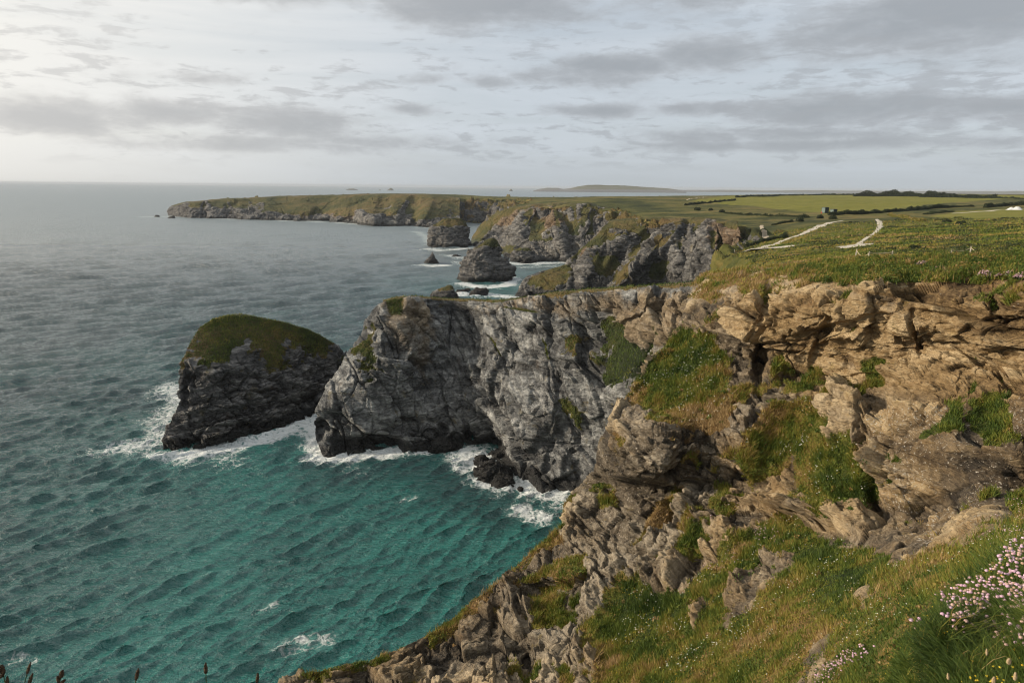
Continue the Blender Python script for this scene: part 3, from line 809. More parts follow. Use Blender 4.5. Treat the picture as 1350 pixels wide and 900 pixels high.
B_w = np.clip(region(px + gn, py + gn, [[(500, 395), (560, 392), (575, 460), (555, 500), (530, 470)], [(630, 396), (960, 380), (960, 470), (870, 470), (800, 420), (700, 412), (620, 416)]], 12) * .5 + region(px, py, [[(840, 400), (960, 380), (960, 560), (820, 520)]], 20) * .3 + .06, 0, 1)
B_l = np.clip(.05 + .12 * fbm(P * F4(.1) + 4., 3), 0, 1)
dr = rock_relief(P, nS, (.42, -.25, .87), ((26., 2.2), (13., 3.0), (5.6, 1.05), (1.8, .6), (1.7, .2)), 8.1, stretch=(1.35, .8, .55), rot=(.3, .75, .2))
dg = .5 * fbm(P * F4(.2), 4)
B_tone = TONE[0]
e0 = smooth(0, 50, np.arange(P.shape[1]) - len(B_left_wrap)); e1 = smooth(0, 22, (len(B_bot_wrap) + 320) - np.arange(P.shape[0])); e2 = smooth(14, 30, np.arange(P.shape[0]) - len(B_bot_wrap) - 320)
ed = np.minimum(.35 + e0, 1)[None, :] * np.minimum(.25 + np.maximum(e1, e2), 1)[:, None]
nW = wide_normals(nS)
PB = P + nW * ((dr * (1 - B_g) + dg * B_g) * ed)[..., None].astype(F4)
B_dry = .35 + .8 * fbm(P * F4(.07) + 3., 3) + region(px, py, [[(500, 380), (960, 360), (960, 385), (500, 402)]], 5) * .5 - region(px, py, [[(780, 420), (870, 440), (850, 510), (780, 510)]], 10) * .7
headland = raw_mesh('rocky_headland', PB.reshape(-1, 3), grid_faces(*PB.shape[:2]), M['head_rock'], attrs=dict(tone=B_tone * .7, grass=B_g, warm=B_w, lichen=B_l, dry=B_dry - .2))
tag(headland, 'sheer grey slate headland with a sea cave and thin turf top across the bay', 'headland', kind='structure')

# ---- C: the large stack with a turf cap
C_left = [(211, 594), (222, 562), (236, 532), (233, 502), (240, 475), (250, 453), (262, 433), (280, 421)]
C_top = [(280, 421), (305, 415), (330, 416), (370, 424), (405, 434), (435, 450), (448, 462), (475, 492)]
C_right = [(470, 532), (474, 512), (475, 492)]
C_bot = [(211, 594), (260, 590), (320, 579), (370, 563), (412, 546), (470, 532)]
fc = lambda x: wd(x, np.interp(x, [p[0] for p in C_bot], [p[1] for p in C_bot]))
C_dep = [(x, y, wd(x, y)) for x, y in C_bot] + [(222, 562, fc(215) + 3), (236, 530, fc(230) + 5), (240, 475, fc(230) + 11), (262, 433, fc(240) + 19), (280, 421, fc(260) + 22), (305, 415, fc(280) + 25), (370, 424, fc(330) + 24), (435, 450, fc(400) + 18), (475, 492, fc(470) + 10),
         (300, 480, fc(300) + 7), (300, 440, fc(300) + 15), (370, 470, fc(370) + 9), (400, 470, fc(400) + 10), (340, 520, fc(340) + 4), (270, 520, fc(270) + 4), (420, 500, fc(420) + 6)]
C_feat = [(246, 510, 5, 24, 2.5, 8), (300, 566, 60, 6, 1.5, -8), (380, 530, 50, 6, 1.2, -14), (290, 530, 40, 6, 1.0, -6), (330, 545, 6, 20, 1.2)]
C_tw = steps([(0, 0, 0), (3, 0, -.4), (8, 0, -3), (13, 0, -10), (17, 0, -22), (20, 0, -40)], 36)
C_lw = steps([(0, 0, 0), (1, .4, 0), (5, 2, -.6), (12, 6, -3), (18, 10, -10), (24, 12, -22), (30, 16, -40)], 36)
C_rw = steps([(0, 0, 0), (3, 2, -1), (8, 5, -6), (12, 8, -14), (16, 9, -30)], 20)
C_bw = steps([(0, 0, 0), (-.6, 0, -1), (-1.2, 0, -4)], 8)
P, n, px, py = cliff_sheet(C_left, C_right, C_bot, C_top, 420, 260, C_dep, C_feat, C_tw, C_lw, C_bw, C_rw)
nS = smooth_normals(n, 6)
gn = fbm(P * F4(.12), 4) * 20 + fbm(P * F4(.5), 4) * 16
C_g = region(px + gn * .7, py + gn, [[(262, 405), (480, 405), (480, 462), (440, 466), (405, 462), (372, 488), (348, 486), (335, 455), (300, 440), (285, 436), (262, 455), (244, 468), (250, 450)]], 22)
C_g = np.maximum(C_g, smooth(.6, .85, n[..., 2]) * smooth(8, 14, P[..., 2])) 
C_gd = C_g
C_g = C_g * (1 - .8 * smooth(.18, .34, fbm(P * F4(.2) + 55., 4)) * (py > 428))
dr = rock_relief(P, nS, (-.22, .1, .97), ((18., 1.5), (8., 1.7), (3.4, 1.1), (1.4, .9), (1.5, .3)), 5.7, stretch=(.8, .8, 1.3), rot=(.2, -.25, 0))
dg = .35 * fbm(P * F4(.25), 4)
C_tone = TONE[0]
ed = np.minimum(.4 + smooth(0, 40, np.arange(P.shape[1]) - len(C_lw)), 1)[None, :]
nW = wide_normals(nS)
PC = P + nW * ((dr * (1 - C_gd) + dg * C_gd) * ed)[..., None].astype(F4)
C_dry = .46 + .8 * fbm(P * F4(.09) + 13., 3) + .5 * region(px, py, [[(235, 440), (270, 420), (290, 450), (250, 485)]], 10)
sea_stack = raw_mesh('sea_stack', PC.reshape(-1, 3), grid_faces(*PC.shape[:2]), M['stack_rock'], attrs=dict(tone=C_tone * .7, grass=C_g, warm=C_g * 0 + .1, lichen=C_g * 0 + .04, dry=C_dry - .25),
                     origin=at_level(300, 585))
tag(sea_stack, 'largest sea stack with a dark green turf cap, standing left of the grey headland', 'sea stack')

# ---- smaller stacks and rocks
def stack(rows, base_px, seed, material, name, label, cat, thick=.5, grass=None, nth=120, nz=70, rough=1.0, group=None, lean=0.0):
    """rows: (py, left px, right px) from the waterline up; stands where its foot meets the sea"""
    rows = np.asarray(rows, float)
    d0 = float(level_depth(base_px, rows[0, 0]))
    q = curve(rows, nz)
    wmax = (rows[:, 2] - rows[:, 1]).max() * d0 / FPX
    th = np.linspace(0, 2 * math.pi, nth, endpoint=False)
    cpx = (q[:, 1] + q[:, 2]) / 2; hw = np.maximum((q[:, 2] - q[:, 1]) / 2, .05)
    hy = hw * d0 / FPX * (thick * 2)
    hy = np.maximum(hy, .08)
    back = hy[0]
    h01 = np.linspace(0, 1, nz)
    dcen = d0 + back + lean * wmax * h01
    sx = np.sign(np.cos(th)) * np.abs(np.cos(th)) ** .8; sy = np.sin(th)
    PX = cpx[:, None] + hw[:, None] * sx[None]
    D = dcen[:, None] + hy[:, None] * sy[None]
    PYn = q[:, 0][:, None] * np.ones_like(PX)
    cen = at_depth(cpx, q[:, 0], dcen)
    Pp = at_depth(PX, PYn, D)
    Pp[..., 2] = cen[:, None, 2]
    # keep the width seen from here: horizontal ring about the centre line
    lat = (PX - cpx[:, None]) * dcen[:, None] / FPX
    Pp[..., 0] = cen[:, None, 0] + lat + (D - dcen[:, None]) * cen[:, None, 0] / np.maximum(cen[:, None, 1], 1)
    Pp[..., 1] = cen[:, None, 1] + (D - dcen[:, None])
    Pp[..., 2] += -cen[0, 2] * (1 - h01)[:, None]
    low = Pp[:1].repeat(3, 0).copy(); low[:, :, 2] -= np.array([4., 2.5, 1.2])[:, None]
    Pp = np.concatenate([low, Pp], 0)
    top = Pp[-1].mean(0)
    n = grid_normals(np.concatenate([Pp[:, -2:], Pp, Pp[:, :2]], 1))[:, 2:-2]
    if (n[..., :2] * (Pp - Pp.mean(1, keepdims=True))[..., :2]).sum() < 0: n = -n
    s = wmax / 26.0 * rough
    Pf = Pp.astype(F4)
    dr = rock_relief(Pf, n, (.3, .1, .95), ((14. * s, 1.4 * s), (7. * s, 1.7 * s), (3. * s, .9 * s), (1.6 * s, .6 * s), (1.2 * s, .2 * s)), seed, stretch=(.9, .9, 1.2), rot=(.3, .3, 0))
    fade = np.minimum(1, hy / (.12 * wmax)); fade = np.concatenate([np.ones(3) * fade[0], fade])[:, None]
    g = np.zeros(Pp.shape[:2])
    if grass is not None:
        gz = Pp[..., 2] / top[2] + .10 * fbm(Pf / (7 * s), 3)
        g = smooth(grass - .1, grass + .06, gz)
    Pf = Pf + (n * (dr * (1 - .7 * g) * fade)[..., None]).astype(F4)
    V = np.concatenate([Pf.reshape(-1, 3), Pf[-1].mean(0, keepdims=True)])
    fq = grid_faces(Pf.shape[0], nth, True)
    last = (Pf.shape[0] - 1) * nth
    ft = np.array([(last + i, last + (i + 1) % nth, len(V) - 1) for i in range(nth)])
    a1 = np.concatenate([g.ravel(), [g[-1].mean()]])
    dry = np.concatenate([(.25 + .8 * fbm(Pf / (9 * s) + 3., 3)).ravel(), [.4]]) - .05
    o = raw_mesh(name, V, [fq, ft], material, attrs=dict(grass=a1, warm=a1 * 0 + .12, lichen=a1 * 0 + .03, dry=dry), origin=(cen[0, 0], cen[0, 1], 0))
    tag(o, label, cat, group)
    return o

stack([(372, 605, 672), (366, 606, 673), (355, 612, 671), (345, 613.5, 664), (338, 615, 658), (330, 622, 657), (325, 630, 657), (320, 638, 656), (316, 643, 654), (314, 646, 652)], 640, 2.2, M['stack_rock'], 'sea_stack',
      'tall blocky sea stack with a brown sloping cap, out in the far bay', 'sea stack', .40, grass=.80)
stack([(326, 565, 618), (318, 566, 617), (308, 568, 617), (303, 570, 616), (298, 573, 615), (293, 578, 613), (289.5, 584, 609), (288, 588, 604)], 590, 4.4, M['stack_rock'], 'sea_stack',
      'squat sea stack with a bright green sloping top near the far cliffs', 'sea stack', .45, grass=.74)
stack([(348, 560, 578.5), (345, 562, 577), (341, 565, 574), (337, 567.6, 572.2), (334, 569, 571.2), (332, 569.8, 570.6)], 569, 6.1, M['stack_rock'], 'rock_pinnacle',
      'small pointed dark pinnacle alone in the far bay', 'sea stack', .35, rough=.9)
stack([(346, 674, 719), (342, 675, 715), (338, 676, 708), (334, 678, 703), (330, 684, 700), (327, 690, 697)], 695, 9.4, M['stack_rock'], 'sea_rock', 'low dark rock with a mossy top at the foot of the far cliffs', 'rock', .4, grass=.72)
stack([(398, 568, 604), (391, 569, 601), (385, 575, 599), (380, 585, 597), (376, 591, 595)], 586, 3.9, M['stack_rock'], 'sea_rock', 'brown wedge shaped rock peeping over the grey headland', 'rock', .5, grass=.7)
for (rows, bx, sd_, lab) in [
    ([(387, 601, 621), (385, 602, 620), (383, 604, 619), (382.4, 607, 616)], 611, 1.3, 'flat black rock awash behind the headland, left of its twin'),
    ([(390, 620, 644), (386, 621, 643.5), (383, 624, 641), (381, 629, 638)], 632, 7.7, 'humped black rock awash behind the headland, right of its twin'),
    ([(339, 596, 607), (337.6, 597.5, 605.5), (336.5, 599, 603.5)], 602, 2.9, 'tiny black rock in white water beside the pointed pinnacle'),
    ([(286, 204, 210.4), (284.6, 204.6, 209.6), (283.6, 206, 208.6)], 207, 4.9, 'tiny rock off the tip of the far headland'),
    ([(288, 221.5, 232), (286.4, 222.5, 230), (285.6, 224, 228)], 227, 5.3, 'flat rock at the tip of the far headland'),
    ([(327.5, 569, 580), (324.5, 571, 579), (322.5, 573.5, 577)], 575, 5.1, 'small dark rock touching the foot of the squat green topped stack')]:
    stack(rows, bx, sd_, M['low_rock'], 'sea_rock', lab, 'rock', .5, nth=60, nz=26, group='dark rocks awash in the bay')
for (rows, bx, sd_, lab) in [
    ([(634, 625, 672), (627, 628, 670), (621, 632, 662), (615, 637, 656), (610, 640, 648)], 650, 6.6, 'largest black rock in the foam under the sea cave'),
    ([(643, 650, 678), (637, 651, 677), (632, 653, 674), (629, 658, 669)], 664, 8.8, 'black rock in front of the largest foam rock under the cave'),
    ([(598, 567, 602), (590, 569, 600), (583, 573, 596), (577, 578, 590)], 585, 9.9, 'dark boulder against the headland left of the sea cave'),
    ([(612, 625, 645), (606, 627, 643), (601, 630, 640)], 636, 3.1, 'small dark boulder in the mouth of the sea cave'),
    ([(646, 682, 690), (643, 683, 689), (641.5, 684.5, 688)], 686, 1.9, 'smallest black rock in the foam below the headland')]:
    stack(rows, bx, sd_, M['low_rock'], 'sea_rock', lab, 'rock', .5, nth=90, nz=40, rough=1.0, group='black rocks in the foam below the headland')
# ---- the cliffs round the far side of the bay, each sheet standing on its own waterline
def far_sheet(name, left, right, bot, top, nu, nv, dep, feats, amps, grass, warm, lich, tw, lw, seed, material, label, gk=8, dry0=.5, dirv=(.4, -.2, .88), soft=5, rot=(.3, .6, .2)):
    P, n, px, py = cliff_sheet(left, right, bot, top, nu, nv, dep, feats, tw, lw, steps([(0, 0, 0), (-1.5, 0, -2), (-2, 0, -5)], 6))
    nS = smooth_normals(n, 5)
    k = amps[0][0]
    g1 = fbm(P / F4(k * .45), 4) * gk + fbm(P / F4(k * .12), 3) * gk * .7
    g2 = fbm(P / F4(k * .45) + F4(33.), 4) * gk + fbm(P / F4(k * .12) + F4(33.), 3) * gk * .7
    g = region(px + g1, py + g2 * .7, grass, soft)
    g = np.maximum(g, smooth(.80, .97, nS[..., 2] + .2 * fbm(P / F4(k * .3), 3)) * smooth(10, 18, P[..., 2]))
    dr = rock_relief(P, nS, dirv, amps, seed, stretch=(1, 1, .8), rot=rot)
    nr = len(P); e1 = np.minimum(.3 + smooth(0, nv * .12, nr - len(tw) - np.arange(nr)) + smooth(2, 14, np.arange(nr) - (nr - len(tw))), 1)[:, None]
    e0 = np.minimum(.35 + smooth(0, nu * .1, np.arange(P.shape[1]) - (len(lw) if lw else 0)), 1)[None, :]
    PF = P + nS * (dr * (1 - .75 * g) * e0 * e1)[..., None].astype(F4)
    w = np.clip(region(px + g1, py + g2, warm, 7) * .75 + .1 + .2 * fbm(P / F4(k), 3), 0, 1)
    l = np.clip(region(px + g1, py + g2, lich, 6) * .38 + .03, 0, 1)
    dry = dry0 - .22 + .8 * fbm(P / F4(k * .7) + 3., 3)
    o = raw_mesh(name, PF.reshape(-1, 3), grid_faces(*PF.shape[:2]), material, attrs=dict(tone=TONE[0] * .6, grass=g, warm=w, lichen=l, dry=dry - .2))
    tag(o, label, 'headland' if 'head' in name else 'cliff', kind='structure')
    return o
wp = lambda pts: [(x, y, wd(x, y)) for x, y in pts]
E_bot = [(680, 391), (720, 394), (760, 397), (800, 400), (860, 402), (920, 405), (990, 408)]
far_sheet('bay_cliff', [(680, 391), (686, 379), (692, 369), (704, 362), (725, 355), (745, 350), (752, 342), (762, 333), (775, 321), (786, 310), (796, 299), (802, 294)],
          [(990, 408), (984, 350), (976, 318), (972, 297)], E_bot, [(802, 294), (830, 291), (860, 290), (900, 291.5), (940, 291), (972, 297)], 520, 230,
          wp(E_bot) + [(692, 369, 416), (745, 350, 420), (762, 333, 424), (786, 310, 430), (802, 294, 436), (830, 291, 428), (860, 290, 420), (900, 291.5, 404), (940, 291, 384), (972, 297, 350), (740, 375, 404), (780, 355, 402), (800, 330, 408), (850, 345, 389), (850, 315, 402), (900, 330, 374), (940, 320, 358), (972, 330, 340), (900, 370, 366), (960, 370, 336), (985, 350, 330)],
          [(872, 322, 9, 34, -10, 42), (835, 352, 9, 40, -9, 40), (852, 318, 10, 24, 8, 35), (815, 350, 10, 34, 7, 30), (905, 320, 6, 40, 8), (935, 312, 6, 36, -5, -6), (780, 345, 8, 40, -6, 20), (760, 360, 6, 30, 5, 10), (722, 372, 22, 12, -4), (870, 380, 14, 22, 6, 30), (955, 310, 8, 20, 6), (770, 385, 10, 10, 5)],
          ((28., 3.0), (14., 2.6), (5.5, 1.2), (2.4, 1.0), (2.3, .3)),
          [[(796, 290), (872, 288), (890, 293), (872, 300), (858, 312), (838, 340), (818, 372), (804, 380), (826, 343), (844, 312), (820, 302), (800, 300)], [(784, 338), (812, 334), (818, 352), (800, 368), (784, 360)], [(756, 340), (786, 310), (796, 300), (790, 318), (772, 334), (760, 350)], [(692, 372), (706, 360), (748, 350), (752, 362), (735, 382), (706, 380)], [(872, 288), (985, 290), (980, 303), (930, 298), (880, 297)], [(858, 340), (884, 346), (872, 368), (850, 362)]],
          [[(930, 290), (990, 290), (990, 340), (945, 330)], [(756, 345), (790, 305), (780, 335)]], [[(780, 365), (815, 358), (810, 380), (780, 385)]],
          steps([(0, 0, 0), (4, 0, .8), (14, 0, 1.2), (30, 0, -2), (40, 0, -6)], 16), steps([(0, 0, 0), (2, 1, -.5), (8, 6, -3), (16, 14, -12), (26, 24, -30), (40, 34, -50)], 24), 4.2, M['far_rock'], 'nearer dark cliff across the cove with grassy ribs and a low spur', 9)
F_bot = [(621, 322), (640, 329), (656, 333.5), (672, 338), (700, 342.5), (725, 344.5), (757, 345), (812, 350)]
far_sheet('bay_cliff', [(621, 322), (622, 313), (629, 301), (640, 289), (655, 280), (672, 275)], [(812, 350), (812, 310), (808, 277)], F_bot, [(672, 275), (700, 271.5), (740, 269.5), (780, 270), (808, 277)], 380, 190,
          wp(F_bot) + [(622, 313, 830), (629, 301, 838), (640, 289, 830), (655, 280, 815), (672, 275, 795), (700, 271.5, 760), (740, 269.5, 725), (780, 270, 690), (808, 277, 655), (650, 310, 780), (680, 300, 720), (700, 320, 650), (720, 300, 668), (745, 290, 672), (745, 320, 632), (780, 300, 640), (808, 310, 610), (670, 320, 700)],
          [(738, 336, 4, 8, 16), (735, 300, 5, 34, -12, -14), (750, 300, 6, 30, 12, -10), (715, 290, 10, 26, 14, 14), (690, 296, 6, 36, -12, 24), (665, 312, 6, 30, 9, 26), (770, 285, 6, 24, -9, 8), (790, 300, 8, 30, 9), (700, 328, 16, 14, -8, 30)],
          ((40., 4.0), (22., 3.6), (9., 1.7), (4., 1.2), (3.6, .4)),
          [[(618, 318), (630, 299), (655, 277), (680, 272), (760, 267), (812, 272), (812, 276), (770, 272), (722, 273), (695, 277), (668, 286), (650, 300), (638, 318), (630, 324)], [(742, 292), (768, 288), (766, 310), (750, 312)], [(655, 322), (690, 326), (688, 336), (662, 334)]],
          [[(695, 274), (745, 272), (740, 300), (712, 306), (700, 290)], [(640, 290), (690, 278), (680, 296), (650, 306)]], [[(690, 302), (722, 300), (735, 335), (700, 338)], [(738, 272), (752, 280), (742, 330), (736, 300)]],
          steps([(0, 0, 0), (5, 0, .8), (20, 0, 1.5), (40, 0, -2), (50, 0, -6)], 14), steps([(0, 0, 0), (4, 1, -.5), (14, 9, -3), (28, 22, -12), (46, 34, -30), (64, 44, -56)], 24), 9.7, M['far_rock'], 'farther cliff with rust and pale scree faces behind the tall stack', 7)
G_bot = [(222, 284.5), (232, 285.5), (250, 287.2), (268, 287.8), (290, 288), (310, 288.8), (345, 290), (380, 290.6), (410, 291.5), (440, 292.5), (470, 294.5), (492, 297), (510, 298), (528, 298), (545, 297.6), (560, 299.2), (585, 299.5), (606, 299)]
G_top = [(226, 273), (236, 270), (243, 268), (265, 266.5), (290, 263.5), (330, 262), (370, 260.3), (420, 258.8), (470, 257.8), (520, 256.8), (560, 257.5), (606, 262)]
far_sheet('far_headland', [(222, 284.5), (221, 279), (226, 273)], [(606, 299), (606, 280), (606, 262)], G_bot, G_top, 760, 120,
          wp(G_bot) + [(x, y, wd(x, float(np.interp(x, [p[0] for p in G_bot], [p[1] for p in G_bot]))) + s_) for x, y, s_ in [(226, 273, 30), (243, 268, 45), (265, 266.5, 60), (290, 263.5, 85), (330, 262, 95), (370, 260.3, 110), (420, 258.8, 125), (470, 257.8, 140), (520, 256.8, 170), (560, 257.5, 170), (606, 262, 150), (290, 276, 22), (400, 275, 45), (470, 275, 50), (520, 275, 60), (570, 278, 60), (340, 276, 30)]],
          [(380, 274, 60, 8, -14), (335, 272, 14, 14, 20), (490, 286, 16, 10, -30), (450, 276, 12, 16, -14, 10), (540, 276, 8, 20, 24, 30), (560, 280, 6, 18, -20, 30), (420, 282, 8, 8, 14), (505, 272, 8, 16, 16, 20), (270, 276, 5, 10, 14), (300, 278, 5, 10, 12)],
          ((70., 6.), (32., 5.), (13., 2.2), (6., 1.6), (6., .5)),
          [[(280, 266), (330, 261), (420, 257), (606, 254), (606, 268), (560, 264), (520, 262), (470, 268), (470, 283), (420, 284), (380, 284), (345, 280), (350, 268), (310, 268)], [(525, 262), (600, 264), (580, 285), (540, 292), (545, 275)]],
          [[(340, 264), (420, 262), (480, 266), (470, 284), (380, 284)]], [[(500, 262), (545, 260), (535, 285), (520, 290)]],
          steps([(0, 0, 0), (15, 0, 1.0), (50, 0, 1.5), (90, 0, -3), (110, 0, -10)], 12), steps([(0, 0, 0), (10, 2, -.5), (30, 14, -4), (60, 40, -16), (90, 60, -40), (110, 70, -60)], 20), 3.1, M['far_rock'], 'long dark headland with a grassy top reaching out into the sea', 6, dry0=.6, soft=4)
# ------------------------------------------------------------------ the mainland beyond
def W(px, py, z=0.0):
    p = at_level(px, py, z); return (float(p[0]), float(p[1]))
# plateau height from where the turf is seen, over (bearing, log distance)
def D(px, py, d): return (px, py, d)
ZP = [D(1350, 341, 43), D(1250, 343, 47), D(1160, 346, 51.5), D(1080, 351, 59), D(1000, 360, 65), D(925, 368, 70), D(1420, 338, 39),
      D(1350, 333, 62), D(1150, 336, 85), D(1000, 346, 105), D(915, 366, 100), D(880, 375, 130), D(900, 371, 128), D(930, 352, 165), D(960, 338, 195), D(890, 366, 160), D(935, 336, 240),
      D(1000, 327, 205), D(1130, 325, 140), D(1350, 322, 95), D(1130, 312, 215), D(1000, 312, 300), D(950, 312, 330), D(1350, 300, 190), D(1200, 295, 290), D(1060, 300, 310), D(1160, 288, 370), D(1000, 296, 380),
      D(960, 293, 400), D(1350, 276, 430), D(1350, 297, 215), D(1230, 288, 330), D(1150, 283, 430), D(1060, 284, 440), D(940, 288, 470), D(860, 291, 400), D(800, 291, 415), D(760, 315, 425), D(900, 292, 395), D(840, 286, 480),
      D(1350, 263, 800), D(1200, 262, 900), D(1100, 259.5, 1000), D(1000, 262, 950), D(920, 266, 800), D(840, 274, 640), D(780, 274, 660), D(740, 270, 730), D(700, 275, 740), D(660, 277, 780), D(640, 284, 790), D(628, 296, 800),
      D(640, 262, 1250), D(700, 262, 1150), D(580, 266, 1150), D(590, 262, 1300), D(560, 256.5, 1500), D(500, 256, 1560), D(420, 258.5, 1540), D(340, 261, 1570), D(270, 265.5, 1590), D(230, 269, 1600), D(222, 272, 1560), D(480, 258.5, 1350), D(380, 261.5, 1460), D(300, 265.5, 1510),
      D(1350, 257, 1900), D(1100, 256, 1900), D(900, 259, 1700), D(760, 261, 1600), D(650, 259, 1700), D(1350, 256.5, 2600), D(900, 258.5, 2300)]
_pts, _z = [], []
for a, b, d in ZP:
    p = at_depth(a, b, d); _pts.append((p[0] / p[1] * 1.6, math.log(p[1]))); _z.append(p[2])
_zf = rbf_fit(_pts, _z, 4e-3)
def plateau(x, y):
    x = np.asarray(x, float); y = np.maximum(np.asarray(y, float), 22.0)
    return _zf(np.stack([np.clip(x / y, -.8, .95) * 1.6, np.log(y)], -1))

COAST = [(34, 44), (27, 60), (25, 72), (28, 88), (33, 104), (36, 116), (38, 126), (47, 150), (56, 200), (80, 250), (101, 300), (113, 340), (113, 388),
         (86, 400), (72, 412), (62, 424), (58, 440), (58, 460), (66, 520), (90, 640), (74, 668), (56, 690), (40, 715), (24, 745), (8, 780), (-10, 815), (-20, 850),
         (-22, 880), (-20, 930), (-6, 1010), (-20, 1080), (-45, 1230), (-120, 1275), (-200, 1320), (-300, 1370), (-400, 1420), (-500, 1470), (-600, 1530), (-700, 1590), (-760, 1630),
         (-815, 1640), (-700, 1690), (-500, 1740), (-300, 1760), (-80, 1800), (100, 1860), (260, 1900), (420, 2060), (640, 2500), (1100, 2900), (4200, 3000), (4200, 300), (400, 20), (90, 8), (52, 22)]
SPUR = [W(676, 392), W(690, 388), W(720, 392), (46, 384), (60, 380), (52, 402), (36, 425), (20, 440), (6, 436)]
u = np.concatenate([np.linspace(-.545, .80, 830), np.linspace(.803, 1.6, 90)])
rows = [26.0]
while rows[-1] < 3000:
    y = rows[-1]
    if y < 120: s = .55
    elif y < 330: s = .9
    elif y < 480: s = .55
    elif y < 600: s = .9
    elif y < 860: s = .75
    elif y < 1130: s = 1.6
    elif y < 1560: s = 1.5
    else: s = 3 + (y - 1560) * .02
    rows.append(y + s)
rows = np.array(rows)
Y = np.repeat(rows[:, None], len(u), 1); X = rows[:, None] * u[None]
Q = np.stack([X, Y, np.zeros_like(X)], -1).astype(F4)
near = smooth(230, 400, Y) * (1 - .75 * smooth(62, 80, X) * smooth(430, 400, Y))
wx = (fbm(Q / F4(46.), 4) * 17 + fbm(Q / F4(13.), 3) * 4.5) * near
wy = (fbm(Q / F4(46.) + F4(50.), 4) * 17 + fbm(Q / F4(13.) + F4(50.), 3) * 4.5) * near
far_k = smooth(900, 1200, Y)
sdist = poly_sd(X + wx * (1 + .6 * far_k), Y + wy * (1 + .6 * far_k), COAST)
Zp = plateau(X, Y)
und = fbm(Q / F4(60.), 4) * .8 * smooth(60, 300, Y) + fbm(Q / F4(9.), 4) * .35 * smooth(30, 120, Y) + fbm(Q / F4(160.) + 8, 3) * 2.0 * smooth(300, 700, Y)
Zp = Zp + und
run = np.maximum(16 + 22 * fbm(Q / F4(55.) + 21., 3) + 40 * far_k * (1 + .9 * fbm(Q / F4(120.) + 2., 3)), 7)
run = np.where(Y < 260, 5.0, run)
tt = np.clip(sdist / run, -0.2, 1)
prof = np.where(tt > 0, .80 * smooth(0, .62, tt) + .20 * smooth(.3, 1.0, tt), tt * 1.2)
Z = Zp * prof
# rounded shoulder of turf above the rock
Z = np.where((sdist > 0) & (Y > 300), Z - 1.2 * np.exp(-np.maximum(sdist - run * .75, 0) / 16.) * smooth(.5, .8, tt), Z)
Z = np.where(sdist > 0, Z + ((4.2 * fbm(Q / F4(17.) + 3., 4, ridged=True)) * smooth(0, .25, tt) * (1 - smooth(.7, 1.1, tt)) * near), Z)
sp_d = poly_sd(X + wx * .6, Y + wy * .6, SPUR)
zs = 22 * smooth(-1, 11, sp_d) + 3 * fbm(Q / F4(9.), 3) * smooth(0, 6, sp_d) - 3 * smooth(1, -6, sp_d)
along = smooth(0, 52, X)
Z = np.where(sdist < -12, np.minimum(Z, -6), Z)
# where the turf meets the near cliff it tucks under the brow
brow = line_dist(X, Y, [W(913, 380, 50), W(928, 366, 52), W(1000, 357, 56), W(1080, 349, 58.5), W(1160, 344, 60), W(1250, 341, 61), W(1350, 339, 61.4), W(1420, 336, 61.6)])
Pm = np.stack([X, Y, Z], -1)
n = grid_normals(Pm)
n = np.where(n[..., 2:] < 0, -n, n)
steep = 1 - smooth(.72, .9, n[..., 2])
steep = steep * smooth(120, 200, Y) * (Z > -3)
Pf = Pm.astype(F4)
nS = smooth_normals(n, 3).astype(F4)
sel = (steep > .02)
d = np.zeros(X.shape, F4)
sub = Pf[sel]
kk = smooth(700, 1300, sub[:, 1])
d[sel] = rock_relief(sub, nS[sel], (.5, .1, .86), ((26., 2.4), (12., 3.4), (5., 1.5), (2.4, 1.0), (2.2, .35)), 2.2, stretch=(1, 1, .6), rot=(.2, .5, 0)) * (1 + .8 * kk)
Pm = Pm + (nS * (d * steep)[..., None])
pxm = 675 + 900 * 0  # bearings back to the photograph's columns, used only to say which ground is which
inv = np.linalg.inv(R3)
def to_px(P):
    c = (np.asarray(P, float) - np.array([0, 0, EYE])) @ R3
    return 675 + 900 * c[..., 0] / -c[..., 2], 450 - 900 * c[..., 1] / -c[..., 2]
gx, gy = to_px(Pm)
FIELDS = [[W(908, 266, 50), W(960, 260, 50), W(1080, 259, 49.5), W(1290, 262.5, 49), W(1420, 265, 49), W(1420, 268, 49), W(1290, 270, 49), W(1225, 275, 49), W(1160, 281, 49), W(1095, 283, 49), W(1060, 276, 50), W(990, 270, 50)],
          [W(1222, 289.5, 50), W(1262, 283, 50), W(1300, 281, 51), W(1430, 279, 51), W(1430, 303, 51), W(1350, 298, 51), W(1290, 296, 51), W(1250, 294, 50)]]
gnn = fbm(Q / F4(12.), 3)
fld = [poly_sd(X, Y, f) for f in FIELDS]
field = np.maximum(smooth(-3, 3, fld[0] + gnn * 4), smooth(-2, 2, fld[1] + gnn * 2.5))
up = smooth(.62, .82, n[..., 2])
grass = smooth(.40, .78, n[..., 2] + .30 * fbm(Q / F4(16.) + 3., 4) + .14 * smooth(10, 40, Z)) * smooth(2, 12, Z) + .25 * smooth(.4, .7, fbm(Q / F4(30.) + 5., 4)) * smooth(8, 20, Z)
grass = np.where(Y < 200, 1.0, np.clip(grass, 0, 1))
dry = .15 + .8 * fbm(Q / F4(40.) + 9., 4) + .6 * smooth(.95, .75, n[..., 2]) * smooth(300, 420, Y) + .25 * smooth(150, 60, Y)
